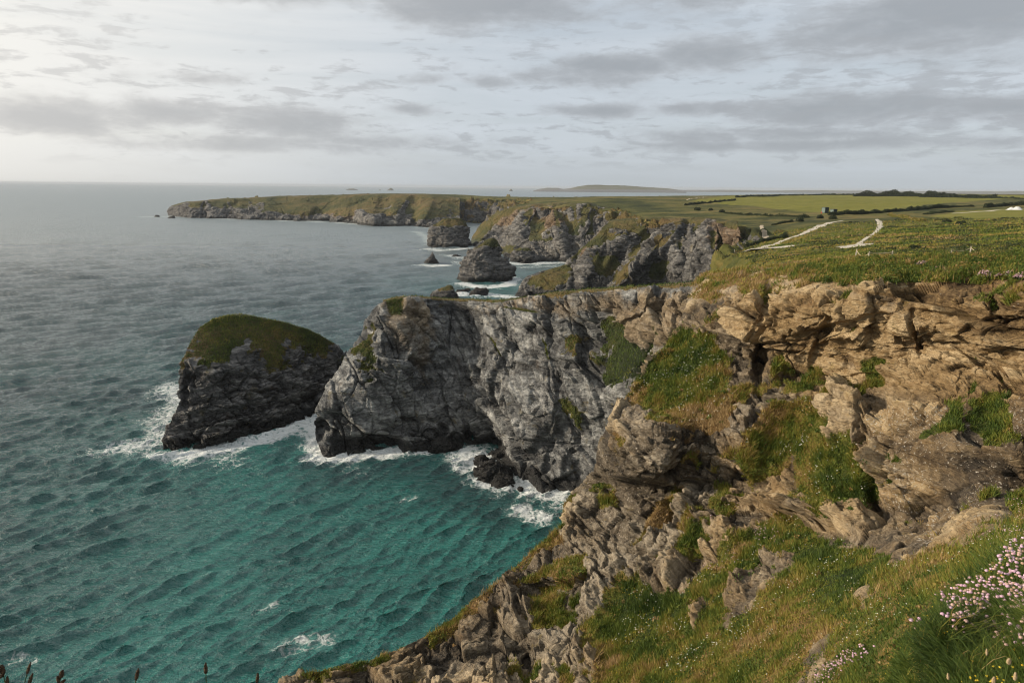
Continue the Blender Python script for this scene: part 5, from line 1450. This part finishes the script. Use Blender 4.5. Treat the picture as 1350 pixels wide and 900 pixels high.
thrift([(1302, 742), (1318, 722), (1335, 705), (1348, 690), (1372, 700), (1372, 745), (1340, 748)], 110, 'sparse thrift clump just above the big clump at the right edge', .13, 1.0, 1400)
thrift([(1072, 880), (1090, 866), (1112, 852), (1138, 842), (1146, 852), (1120, 872), (1092, 888), (1070, 896)], 150, 'low patch of pink thrift beside the bare rock at the bottom', .10, 1.15, 1500)
thrift([(1200, 822), (1206, 812), (1212, 816), (1214, 830), (1204, 834)], 7, 'little tuft of four thrift stalks on the bright green mound', .11, 1.0, 200)

# ---- thrift cushions on the brow, seen from farther off
for (x, y, r, lab) in [(1214, 350, .62, 'dark thrift cushion with pale heads on the cliff brow, left of the others'), (1238, 352, .34, 'small pale thrift cushion right of the dark brow cushion'), (1270, 346, .34, 'upper pale pink thrift cushion on the brow under the rope post'),
                       (1302, 361, .55, 'broad thrift cushion spilling over the brow left of its neighbours'), (1322, 362, .40, 'middle thrift cushion spilling over the brow near the right edge'), (1334, 360, .42, 'palest thrift cushion on the brow near the right edge'), (1348, 362, .40, 'thrift cushion cut by the right edge on the cliff brow')]:
    c = on_cliff(x, y + 5)
    k = 420
    q = vr.normal(size=(k, 3)); q /= np.linalg.norm(q, axis=1, keepdims=True); q[:, 2] = np.abs(q[:, 2])
    lob = 1 + .3 * fbm((q * 2.2 + x).astype(F4), 2)
    p = q * lob[:, None] * np.array([r, r * .8, r * .7])
    root = empty('thrift_cushion', tuple(c)); tag(root, lab, 'thrift plant', 'thrift cushions along the brow')
    leafy('leaves', [leaves(p * .92, np.full(k, .10), .12 + .15 * vr.random(k)), blades(p * .8, q, np.full(k, .12), np.full(k, .03), vr.normal(0, .2, (k, 3)), .1 + .2 * vr.random(k), 1)], M['scrub'], root)
    hsel = (q[:, 2] > .25) & (vr.random(k) < .75) & (fbm((q * 1.5 + x * 3).astype(F4), 2) > -.25)
    ph = p[hsel] * 1.06
    leafy('flower_heads', [leaves(np.repeat(ph, 3, 0) + vr.normal(0, .02, (3 * len(ph), 3)), np.full(3 * len(ph), .055), np.clip(.45 + .3 * vr.normal(size=3 * len(ph)), 0, 1))], M['pink_petal'], root)['kind'] = 'stuff'

# ---- bank under the camera, with plantain heads rising into the frame
gxx = np.linspace(-2.2, 2.0, 90); gyy = np.linspace(-2.5, 2.4, 90)
GX, GY = np.meshgrid(gxx, gyy)
GZ = 63.28 - .12 * GY - .9 * smooth(1.5, 2.4, GY) + .05 * fbm(np.stack([GX, GY, GX * 0], -1).astype(F4) * 3, 3)
bank = raw_mesh('grass_bank', np.stack([GX, GY, GZ], -1).reshape(-1, 3), grid_faces(90, 90), M['land'], attrs=dict(grass=GX * 0 + 1, dry=GX * 0, field=GX * 0, scrub=GX * 0, bare=GX * 0))
tag(bank, 'grassy bank at the cliff edge under the viewpoint', 'bank', kind='structure')
M['seed'] = plain('plantain_head', (.085, .052, .028), .9, .45, 220, bump=.6)
M['seed_pale'] = plain('dry_seed_head', (.38, .29, .17), .9, .3, 160, bump=.5)
def seed_plant(name, px, py, dep, ln, wid, tilt, label, cat, group, material, gz=None):
    """tip of the head at a photo pixel; the stem runs down to the turf"""
    tip = at_depth(px, py, dep)
    ax = np.array([math.sin(tilt), .1, math.cos(tilt)]); ax /= np.linalg.norm(ax)
    foot_head = tip - ax * ln
    zg = gz if gz is not None else 63.0
    root = empty(name, (foot_head[0] - math.sin(tilt) * .2, foot_head[1], zg)); o_ = np.array(root.location)
    tag(root, label, cat, group)
    b = Bld(); tt = np.linspace(0, 1, 9)[:, None]
    g0 = np.array(root.location)
    mid = foot_head - ax * (foot_head[2] - zg) * .5
    path = (1 - tt) ** 2 * g0 + 2 * tt * (1 - tt) * mid + tt ** 2 * foot_head
    b.tube(path - o_, .0011, 5); b.build('stem', M['stem'], root, True)
    b = Bld(); s = np.linspace(0, 1, 16)
    prof = np.sin(np.clip(s * .93 + .05, 0, 1) * math.pi) ** .55 * (1 - .45 * s)
    pts = foot_head + ax * (s * ln)[:, None] - o_
    b.tube(pts, np.maximum(prof * wid / 2, .0006), 9)
    # bristly florets
    for k in range(130):
        a = vr.random(); th = vr.uniform(0, 6.28)
        e1 = np.cross(ax, [0, 1., 0]); e1 /= np.linalg.norm(e1); e2 = np.cross(ax, e1)
        rr = np.interp(a, s, prof) * wid / 2
        dirn = e1 * math.cos(th) + e2 * math.sin(th)
        c = foot_head + ax * a * ln + dirn * rr * .9 - o_
        sz = wid * .16
        b.add([c + ax * sz, c - ax * sz * .3 + e2 * sz * .5, c - ax * sz * .3 - e2 * sz * .5, c + dirn * sz * 1.1 + ax * sz * .6], [(0, 1, 3), (1, 2, 3), (2, 0, 3)])
    b.build('seed_head', material, root, True)
G1 = 'plantain heads along the bottom edge'
for (x, y, ln, w_, ti, lab) in [(2, 876, .026, .013, -.1, 'plantain head cut by the left edge, highest one there'), (5, 888, .016, .010, .9, 'stubby plantain head bent over beside the left edge'), (9.5, 891, .024, .009, .05, 'upright plantain head just below the one at the left edge'),
                             (40.5, 872, .034, .0085, .35, 'long slim plantain head on a visible slanting stem at lower left'), (43, 887, .034, .010, .38, 'slim slanting plantain head just below the long one'), (82.5, 883, .022, .0125, .3, 'plump pointed plantain head, tallest of its bunch of three'),
                             (76, 890.5, .018, .010, -.1, 'small round plantain head left in the bunch of three'), (86.5, 895, .022, .009, .9, 'leaning plantain head right in the bunch of three'), (182.5, 880.5, .034, .010, .25, 'lone slanting plantain head between the bunch and the tall brown one'),
                             (271, 873, .030, .0105, .02, 'tall brown plantain head on an upright stem, third from the dark spur'), (340, 886.5, .026, .0095, .12, 'plantain head nearest the dark rocky spur at the bottom')]:
    seed_plant('plantain', x, y, 1.75, ln, w_, ti, lab, 'plantain', G1, M['seed'])
G2 = 'pale seed heads in the bottom right corner'
for (x, y, d0, ln, w_, ti, lab) in [(1331, 868, 2.6, .022, .018, .1, 'round pale seed head high on a stalk in the bottom right corner'), (1339, 886, 2.5, .030, .014, 0, 'pale pointed seed head at the very bottom right'), (1311, 892, 2.5, .024, .015, .1, 'pale seed head at the bottom left of the pointed corner one'),
                                  (1250, 887, 2.9, .028, .013, -.1, 'pale seed head at the bottom between the two mounds'), (1301, 855, 2.9, .028, .011, -.1, 'slender pale seed head under the big thrift clump')]:
    g = on_cliff(min(x, 1390), 915)[2] - .05
    seed_plant('grass_seed_head', x, y, d0, ln, w_, ti, lab, 'grass head', G2, M['seed_pale'], gz=g)
# straw coloured long grass hanging over the edge of the mound
k = 1500
q = np.array([on_cliff(vr.uniform(1205, 1320), vr.uniform(838, 905)) for _ in range(60)])
b0 = q[vr.integers(0, 60, k)] + vr.normal(0, .035, (k, 3)) * np.array([1, 1, .3])
o = leafy('long_grass', [blades(b0, np.tile([0, 0, 1.], (k, 1)) + vr.normal(0, .3, (k, 3)), vr.uniform(.12, .30, k), np.full(k, .0030), vr.normal(0, .25, (k, 3)) + np.array([.75, -.15, -.1]), np.clip(.55 + vr.normal(0, .22, k), 0, 1), 4, .55)], M['blade'])
tag(o, 'long straw tinted grass bending over between the green mound and thrift', 'grass', kind='stuff')

# ---- turf tufts on the stacks and the plateau
def tufts_on(Pg, g, n_, hgt, wid, name, parent=None, origin=None, tint0=.3, zmin=6):
    gx_, gy_ = to_px(Pg)
    m = np.where((gx_ > -10) & (gx_ < 1360) & (Pg[..., 2] > zmin), smooth(.5, .8, g), 0).ravel()
    i = vr.choice(m.size, n_, p=m / m.sum())
    b0 = Pg.reshape(-1, 3)[i].astype(float) + vr.normal(0, wid, (n_, 3)) * np.array([1, 1, .1])
    tn = tint0 + .40 * fbm(b0.astype(F4) / F4(4.) + 3, 3) + .25 * fbm(b0.astype(F4) / F4(1.2), 2) + vr.normal(0, .09, n_)
    if origin is not None: b0 = b0 - np.array(origin)
    upv = np.tile([0, 0, 1.], (n_, 1)) + vr.normal(0, .3, (n_, 3))
    return leafy(name, [blades(b0, upv, hgt * vr.uniform(.4, 1.2, n_), np.full(n_, wid), vr.normal(0, .35, (n_, 3)) * np.array([1, 1, .2]) + np.array([.25, .05, 0]), np.clip(tn, 0, 1), 1)], M['blade'], parent)
o = tufts_on(PC, C_g, 16000, .42, .16, 'turf', sea_stack, sea_stack.location, .36); o['kind'] = 'stuff'
o = tufts_on(PB, B_g, 14000, .40, .15, 'turf', None, None, .27); tag(o, 'tufts of grass on the grey headland and its ledges', 'grass', kind='stuff')
PATH_LINES = [([(976, 333), (1005, 327), (1026, 320), (1060, 308), (1084, 296.5), (1112, 290.8)], 1.6), ([(982, 331), (1041, 325.4)], 5), ([(1110, 328), (1136, 322.2)], 2.0), ([(1130, 324), (1144, 313), (1155, 306), (1160.5, 299), (1156, 289)], .8), ([(1003, 296), (1011, 316.5)], 3)]
# plateau turf within reach of the eye
lg = to_px(Pm)
m = np.where((Y0 := Pm[..., 1]) < 330, 1, 0) * np.where((lg[0] > 840) & (lg[0] < 1365) & (Pm[..., 2] > 25) & (sdist > 1), 1, 0)
dl = np.linalg.norm(Pm - CAMP, axis=-1)
pw = (m * (1 - field) / np.maximum(dl, 20) ** 1.2 * (.4 + scrub)).ravel()
k = 70000
for c_, w_ in PATH_LINES:
    cc = np.array([W(x, y, 52) if False else tuple(on_ground(x, y)[:2]) for x, y in c_])
    pw = pw * (line_dist(Pm[..., 0], Pm[..., 1], cc) > w_).ravel()
i = vr.choice(pw.size, k, p=pw / pw.sum())
b0 = Pm.reshape(-1, 3)[i].astype(float); dd = dl.ravel()[i]
b0 += vr.normal(0, .4, (k, 3)) * np.array([1, 1, 0])
tn = .56 + .46 * fbm(b0.astype(F4) / F4(9.) + 3, 3) + .24 * fbm(b0.astype(F4) / F4(2.5), 2) + vr.normal(0, .08, k) + .15 * smooth(140, 60, dd)
tn = tn - .28 * np.clip(scrub.ravel()[i] - .3, 0, 1)
hgt = np.clip(dd * .0017, .10, .40) * vr.uniform(.4, 1.3, k)
o = leafy('heath_grass', [blades(b0, np.tile([0, 0, 1.], (k, 1)) + vr.normal(0, .25, (k, 3)), hgt, np.clip(dd * .0016, .05, .4), vr.normal(0, .35, (k, 3)) * np.array([1, 1, .15]) + np.array([.2, 0, 0]), np.clip(tn, 0, 1), 1)], M['blade'])
tag(o, 'rough tussocky grass over the clifftop heath', 'grass', kind='stuff')

# ---- low scrubby hummocks over the heath
pw2 = (m * (1 - field) * (dl > 58) / np.maximum(dl, 20) ** 1.3 * (.35 + 1.6 * np.clip(scrub, 0, 1)) * smooth(-.1, .35, fbm(np.stack([Pm[..., 0], Pm[..., 1] * .6, Pm[..., 0] * 0], -1).astype(F4) / F4(22.), 3))).ravel()
for c_, w_ in PATH_LINES:
    cc = np.array([tuple(on_ground(x, y)[:2]) for x, y in c_])
    pw2 = pw2 * (line_dist(Pm[..., 0], Pm[..., 1], cc) > w_ + 1.5).ravel()
parts = []
for c in Pm.reshape(-1, 3)[vr.choice(pw2.size, 420, p=pw2 / pw2.sum())].astype(float):
    dd = np.linalg.norm(c - CAMP); r = vr.uniform(.5, 1.7) * (.6 + dd / 260); hg = vr.uniform(.18, .5) * (.7 + dd / 400)
    kq = int(vr.integers(60, 130))
    q = vr.normal(size=(kq, 3)); q /= np.linalg.norm(q, axis=1, keepdims=True); q *= vr.random((kq, 1)) ** .4; q[:, 2] = np.abs(q[:, 2])
    pq = c + q * np.array([r * 1.6, r, hg]); pq[:, 2] += ground(pq[:, 0], pq[:, 1]) - c[2]
    parts.append(leaves(pq, np.full(kq, max(.10, dd * .0016)), vr.choice([.15, .35, .6, .85]) + .15 * (q[:, 2] - .3) + vr.normal(0, .08, kq)))
o = leafy('heath_scrub', parts, M['scrub'])
tag(o, 'low dark hummocks of scrub dotted over the clifftop heath', 'scrub', kind='stuff')
# ------------------------------------------------------------------ hedges, bushes, paths and what people put there
def hedge_line(pts, n_per_m, wid, hgt, leaf, t0=.25, var=.15, material=None, name='hedge', label='', cat='hedge', group=None, kind=None, ragged=.4):
    q = np.array([on_ground(x, y) for x, y in pts])
    L = np.linalg.norm(np.diff(q[:, :2], axis=0), axis=1).sum()
    n_ = int(L * n_per_m)
    c = curve(q, max(60, int(L / 2)), False)
    s = vr.random(n_) * (len(c) - 1); i0 = s.astype(int); f = (s - i0)[:, None]
    p = c[i0] * (1 - f) + c[np.minimum(i0 + 1, len(c) - 1)] * f
    tang = c[-1] - c[0]; tang /= np.linalg.norm(tang); sd = np.array([-tang[1], tang[0], 0])
    hz = hgt * (1 + ragged * 2 * fbm(np.stack([s * (L / len(c)) / (hgt * 2.5), s * 0, s * 0 + hgt], -1).astype(F4), 3))
    a = vr.uniform(0, math.pi, n_); r = vr.random(n_) ** .5
    p = p + sd * (np.cos(a) * r * wid / 2)[:, None]
    z = ground(p[:, 0], p[:, 1])
    p[:, 2] = z + np.sin(a) * r * hz
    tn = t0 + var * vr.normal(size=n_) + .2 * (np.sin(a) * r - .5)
    org = q.mean(0)
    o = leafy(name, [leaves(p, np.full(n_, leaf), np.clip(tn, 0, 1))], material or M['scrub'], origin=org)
    tag(o, label, cat, group, kind)
    return o
GH = 'hedges between the fields'
hedge_line([(1092, 284), (1125, 283), (1160, 281), (1195, 278), (1225, 275.5), (1255, 274), (1283, 273)], 110, 3.0, 2.2, .55, label='long dark hedge below the wide yellow green field', group=GH)
hedge_line([(1298, 274), (1325, 272), (1350, 270.5), (1400, 269)], 110, 3.2, 2.6, .55, label='dark hedge at the right edge behind the pale track', group=GH)
hedge_line([(955, 281), (985, 284), (1015, 285.5), (1050, 286)], 50, 2.0, 1.3, .5, .45, label='low thin hedge left of the two dark huts', group=GH)
hedge_line([(903, 271), (925, 268.5), (950, 266), (969, 264)], 60, 2.6, 1.8, .7, label='dark hedge bank left of the wide field with a square end', group=GH)
hedge_line([(970, 260.6), (1020, 259), (1085, 257.2), (1130, 257.4)], 40, 3, 2.6, 1.0, label='thin dark hedge along the far side of the wide field', group=GH)
hedge_line([(1300, 261.2), (1350, 262.6), (1400, 263.5)], 40, 3, 2.0, .9, label='thin far hedge at the right below the end of the tree belt', group=GH)
hedge_line([(1128, 258.6), (1170, 259.0), (1230, 259.8), (1312, 261.2)], 90, 14, 6.0, 1.3, .14, .16, name='tree_belt', label='dark belt of trees along the far edge of the plateau', cat='trees', kind='stuff', ragged=.5)
hedge_line([(1018, 297), (1032, 294.5), (1046, 292.6)], 60, 2.2, 1.3, .5, label='short dark scrub bank left of the upper white path', name='scrub_bank', cat='scrub', group='scrub banks beside the paths')
hedge_line([(985, 325), (1005, 319), (1028, 314), (1036, 311)], 70, 2.0, 1.2, .45, label='dark scrub bank edging the lower white path', name='scrub_bank', cat='scrub', group='scrub banks beside the paths')
hedge_line([(1172, 283.5), (1190, 287), (1208, 291), (1218, 292.5)], 50, 2.4, 1.3, .55, .62, .2, material=M['blade'], label='tumbled straw coloured bank between hedge and small field', name='field_bank', cat='bank')
hedge_line([(1220, 283), (1235, 281), (1255, 279)], 60, 5, 1.2, .5, label='dark scrub patch between the long hedge and the pale track', name='scrub_bank', cat='scrub', group='scrub banks beside the paths')
GB = 'bushes on the clifftop heath'
def bush(px, py, wpx, hpx, label, t0=.2, dense=1.0):
    c = on_ground(px, py)
    d0 = np.linalg.norm(c - CAMP); w_ = wpx * d0 / FPX; h_ = hpx * d0 / FPX
    root = empty('bush', tuple(c)); tag(root, label, 'bush', GB)
    k = int(700 * dense)
    lob = [(vr.normal(0, .25, 2), vr.uniform(.5, .9), vr.uniform(.6, 1.0)) for _ in range(6)]
    P_ = []
    for cc, rr, hh_ in lob:
        q = vr.normal(size=(k // 6, 3)); q /= np.linalg.norm(q, axis=1, keepdims=True); q *= vr.random((k // 6, 1)) ** .35
        q[:, 2] = np.abs(q[:, 2]) * hh_ * h_
        q[:, 0] = q[:, 0] * rr * w_ * .42 + cc[0] * w_ * .7; q[:, 1] = q[:, 1] * rr * w_ * .42 + cc[1] * w_ * .7
        P_.append(q)
    P_ = np.concatenate(P_)
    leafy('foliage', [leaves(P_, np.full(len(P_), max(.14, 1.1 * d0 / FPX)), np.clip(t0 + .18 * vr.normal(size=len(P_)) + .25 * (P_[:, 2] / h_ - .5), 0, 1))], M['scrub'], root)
    b = Bld()
    for a in range(4):
        th = a * 1.6 + vr.random()
        b.tube([(0, 0, -.1), (math.cos(th) * w_ * .08, math.sin(th) * w_ * .08, h_ * .3), (math.cos(th) * w_ * .25, math.sin(th) * w_ * .25, h_ * .75)], [.05, .04, .015], 5)
    b.build('stems', M['wood'], root)
M['wood'] = plain('weathered_wood', (.16, .13, .10), .9, .3, 12)
bush(1060, 287, 15, 5, 'wide bush left of the two dark huts'); bush(1055, 292, 12, 6, 'dark bush below the wide one left of the huts'); bush(1080.5, 288, 9, 5, 'round bush just below the left hut'); bush(1097.5, 289, 14, 6, 'bush hiding the foot of the right hut')
bush(1034, 314, 9, 5, 'dark bush at the bend of the white path'); bush(950, 338, 24, 9, 'large brown bush near the white rail by the cliff cove', .5, 1.6); bush(962, 342, 16, 7, 'brown bush right beside the large one near the rail', .45, 1.3)
bush(920, 277, 10, 4, 'bush on the skyline of the far cove, leftmost of three'); bush(936, 278, 8, 4, 'middle bush of three above the far cove'); bush(952, 280, 8, 4, 'rightmost bush of three above the far cove'); bush(988, 284, 9, 3.5, 'low bush on the thin hedge above the dirt gully')
bush(1206, 328, 13, 5, 'dark round bush just beyond the cliff brow, left of the rope post', .2, 1.3); bush(1268, 295, 7, 3.5, 'tiny bush on the near side of the small field'); bush(1248, 293, 10, 3, 'small bush left on the edge of the small field')

def ribbon(name, pts, widths, label, material, lift=.07, cat='path'):
    q = np.array([on_ground(x, y) for x, y in pts])
    n_ = max(40, int(np.linalg.norm(np.diff(q[:, :2], axis=0), axis=1).sum() / 1.2))
    c = curve(np.column_stack([q[:, :2], np.array(widths, float) * 1.0]), n_)
    tg = np.gradient(c[:, :2], axis=0); tg /= np.linalg.norm(tg, axis=1, keepdims=True) + 1e-9
    sd = np.stack([-tg[:, 1], tg[:, 0]], -1)
    k = 9; V = []
    for j in range(k):
        o_ = (j / (k - 1) - .5) * c[:, 2] * (1 + .5 * fbm(np.stack([c[:, 0] / 4 + (j > 4) * 30, c[:, 1] / 4, c[:, 0] * 0], -1).astype(F4), 3))
        xy = c[:, :2] + sd * o_[:, None]
        z = ground(xy[:, 0], xy[:, 1])
        z = np.maximum(z, ground(c[:, 0], c[:, 1]) - .25) + lift - .05 * (j in (0, k - 1))
        V.append(np.column_stack([xy, z]))
    V = np.stack(V, 0)
    o = raw_mesh(name, V.reshape(-1, 3), grid_faces(k, n_), material)
    tag(o, label, cat, kind='structure')
M['chalk'] = plain('pale_gravel', (.40, .36, .29), .95, .34, .9)
M['dirt'] = plain('bare_dirt', (.34, .28, .20), .95, .25, 1.5)
ribbon('path', [(982, 331.5), (990, 329.5), (1005, 327), (1016, 324.0), (1026, 320), (1040, 314), (1060, 308), (1072, 302), (1084, 296.5), (1097, 293), (1112, 290.8)], [1.2, 4.5, 6, 5, 2.2, 1.6, 2.6, 3.8, 4.6, 4.2, 1.2], 'white gravel path climbing from the viewpoint patch towards the huts', M['chalk'])
ribbon('path', [(988, 330.4), (1002, 329.2), (1016, 327.8), (1030, 326.8), (1042, 325.8)], [2, 7, 11, 8, 2], 'white gravel spur off the lower end of the climbing path', M['chalk'], .11)
ribbon('path', [(1110, 328), (1124, 325.6), (1136, 322.2)], [1.5, 7, 4], 'pale gravel apron where the curved path ends', M['chalk'], .10)
ribbon('path', [(1130, 324), (1134, 320), (1144, 313), (1155, 306), (1160.5, 299), (1160, 293), (1156, 289)], [1.6, 1.2, 1.3, 1.5, 1.9, 2.4, 1.2], 'curved pale path up the middle of the heath to the hedge', M['chalk'])
ribbon('path', [(1004, 297), (1006, 303), (1008.5, 310), (1010.5, 315)], [1.8, 2.0, 2.6, 3.6], 'steep worn dirt path in the gully above the cove', M['dirt'])
ribbon('path', [(1256, 281.6), (1280, 279.6), (1310, 277.6), (1350, 275.8), (1395, 274.5)], [3, 4, 4, 5, 5], 'pale farm track running to the right edge below the hedge', M['chalk'])
ribbon('path', [(864, 377.5), (876, 374), (889, 370.6), (900, 367.8)], [1.2, 2.0, 2.6, 2.2], 'short worn dirt path on the neck of the headland', M['dirt'])

# ---- the two huts
M['hut'] = plain('dark_green_paint', (.018, .030, .026), .6, .2, 3)
M['hut_side'] = plain('pale_green_paint', (.10, .14, .125), .6, .15, 3)  # lighter green for the door panel
M['felt'] = plain('roof_felt', (.05, .055, .055), .9, .2, 3)
M['red'] = plain('red_paint', (.35, .03, .02), .6, .15, 5)
def hut(px, py, label):
    c = on_ground(px, py); d0 = np.linalg.norm(c - CAMP); k = d0 / FPX
    w_, h_, dd = 6.4 * k, 6.4 * k, 5.0 * k
    root = empty('storage_hut', tuple(c)); root.rotation_euler = (0, 0, math.radians(28)); tag(root, label, 'hut', 'dark huts on the plateau')
    b = Bld(); b.box((0, 0, h_ / 2 + .1), (w_, dd, h_), 0, bev=.03)
    for j in range(9): b.box((-w_ / 2 + w_ * (j + .5) / 9, -dd / 2 - .012, h_ / 2 + .1), (.07, .06, h_ * .96), 0)
    b.build('wall', M['hut'], root)
    b = Bld(); b.box((0, 0, h_ + .16), (w_ + .2, dd + .2, .12), 0, bev=.02); b.build('roof', M['felt'], root)
    b = Bld(); b.box((-w_ / 2 - .03, 0, h_ / 2), (.06, dd * .88, h_ * .9), 0, bev=.015); dr_ = b.build('door', M['hut_side'], root)
    b = Bld(); b.box((-w_ / 2 - .10, dd * .3, h_ / 2), (.06, .05, .25), 0); b.build('handle', M['felt'], dr_)
    b = Bld()
    for sx in (-1, 1):
        b.box((sx * w_ * .35, 0, .02), (.2, dd, .22), 0)
    b.build('skid', M['wood'], root)
    return c, k
c, k = hut(1087.5, 281, 'left hut of the dark pair, with a small red drum at its side')
hut(1098.5, 283.5, 'right hut of the dark pair, half behind a bush')
b = Bld(); q = on_ground(1083, 281.5)
tt = np.linspace(0, 1, 7)
b.tube(np.stack([tt * 0, tt * 0, tt * 1.1], -1), [.36, .40, .38, .40, .38, .40, .36], 14)
o = b.build('red_drum', M['red'], None, False); o.location = tuple(q); tag(o, 'small red drum standing at the left side of the left hut', 'drum')

# ---- white heap by the track
for (x, w_, h_, lab) in [(1333, 11, 2.7, 'left and lower of two white gravel heaps by the track'), (1341, 13, 3.5, 'right and higher of two white gravel heaps by the track')]:
    c = on_ground(x, 276.5); k = np.linalg.norm(c - CAMP) / FPX
    th = np.linspace(0, 2 * math.pi, 40, endpoint=False); rr = np.linspace(0, 1, 16)
    R_, T_ = np.meshgrid(rr, th, indexing='ij')
    Vx, Vy = R_ * np.cos(T_) * w_ / 2 * k, R_ * np.sin(T_) * w_ / 2 * k
    Vz = h_ * k * (np.cos(np.clip(R_, 0, 1) * math.pi) * .5 + .5) * (1 + .25 * fbm(np.stack([Vx, Vy, Vx * 0 + x], -1).astype(F4) * .9, 3)) - .15
    o = raw_mesh('gravel_heap', np.stack([Vx, Vy, Vz], -1).reshape(-1, 3), grid_faces(16, 40, True), M['heap'] if 'heap' in M else M.setdefault('heap', plain('white_gravel', (.52, .515, .49), .95, .12, 1.5)), origin=None)
    o.location = tuple(c); tag(o, lab, 'heap', 'white heaps by the track')

# ---- rope fences and the pale rail
M['rope'] = plain('rope', (.42, .35, .22), .95, .2, 40)
M['post'] = plain('bleached_post', (.40, .36, .30), .9, .2, 14)
def rope_fence(posts, label, ends=(None, None), hgt=None):
    root = None; tops = []
    for (x, y0, y1) in posts:
        g = on_ground(x, y0); d0 = np.linalg.norm(g - CAMP); h_ = (y0 - y1) * d0 / FPX * .98
        if root is None:
            root = empty('rope_fence', tuple(g)); org = g; tag(root, label, 'fence', 'rope fences along the cliff brow')
        b = Bld(); p = g - org
        lean = vr.normal(0, .05, 2) * h_
        b.tube([(p[0], p[1], p[2] - .3), (p[0] + lean[0] * .5, p[1] + lean[1] * .5, p[2] + h_ * .5), (p[0] + lean[0], p[1] + lean[1], p[2] + h_)], [.075, .07, .06], 8)
        b.tube([(p[0] + lean[0], p[1] + lean[1], p[2] + h_), (p[0] + lean[0], p[1] + lean[1], p[2] + h_ + .05)], [.06, .03], 8)
        b.build('post', M['post'], root, True)
        tops.append(p + np.array([lean[0], lean[1], h_ * .82]))
    for e, (x, y) in ends:
        q = on_ground(x, y); q = q - org + np.array([0, 0, .5])
        tops.insert(0, q) if e == 'start' else tops.append(q)
    for a, b_ in zip(tops[:-1], tops[1:]):
        t_ = np.linspace(0, 1, 14)[:, None]
        L = np.linalg.norm(b_ - a)
        path = a + (b_ - a) * t_ - np.array([0, 0, 1.]) * (.05 * L * 4 * t_ * (1 - t_)) * .6
        bb = Bld(); bb.tube(path, .035, 6); bb.build('rope', M['rope'], root, True)
rope_fence([(1128, 338.5, 329.5), (1145, 340, 333), (1176, 338.5, 332)], 'short rope fence on low posts at the left of the cliff brow', ())
rope_fence([(1254, 336, 330), (1279, 334, 326.5), (1352, 336, 328.5), (1392, 336, 328)], 'longer rope fence on low posts near the right edge of the brow', ())
def rail_fence():
    pts = [(938, 333.5), (944, 332.5), (950, 332), (956, 332), (962, 332.5), (968, 333.5)]
    q = np.array([on_ground(x, y) for x, y in pts]); org = q[0]
    root = empty('rail_fence', tuple(org)); tag(root, 'little pale wooden rail at the head of the cove steps', 'fence')
    for p in q - org:
        b = Bld(); b.box((p[0], p[1], p[2] + .5), (.12, .12, 1.3), bev=.02); b.build('post', M['post'], root)
    for h_ in (.45, .95):
        b = Bld(); b.tube((q - org) + np.array([0, -.09, h_]), .055, 6); b.build('rail', M['post'], root)
rail_fence()

# ------------------------------------------------------------------ sea air
hz = bpy.data.materials.new('sea_air'); hz.use_nodes = True
nt = hz.node_tree; nt.nodes.clear()
out = nt.nodes.new('ShaderNodeOutputMaterial'); pv = nt.nodes.new('ShaderNodeVolumePrincipled')
pv.inputs['Color'].default_value = (.58, .63, .69, 1); pv.inputs['Density'].default_value = 4.5e-5; pv.inputs['Anisotropy'].default_value = .0
nt.links.new(pv.outputs[0], out.inputs['Volume'])
x0, x1, y0, y1, z0, z1 = -34000, 34000, -1500, 33000, -80, 78
v = [(x, y, z) for z in (z0, z1) for (x, y) in ((x0, y0), (x1, y0), (x1, y1), (x0, y1))]
f = [(3, 2, 1, 0), (4, 5, 6, 7), (0, 1, 5, 4), (1, 2, 6, 5), (2, 3, 7, 6), (3, 0, 4, 7)]
o = raw_mesh('haze', v, np.array(f), hz, sm=False)
tag(o, 'thin sea haze that pales the distant coast', 'haze', kind='stuff')
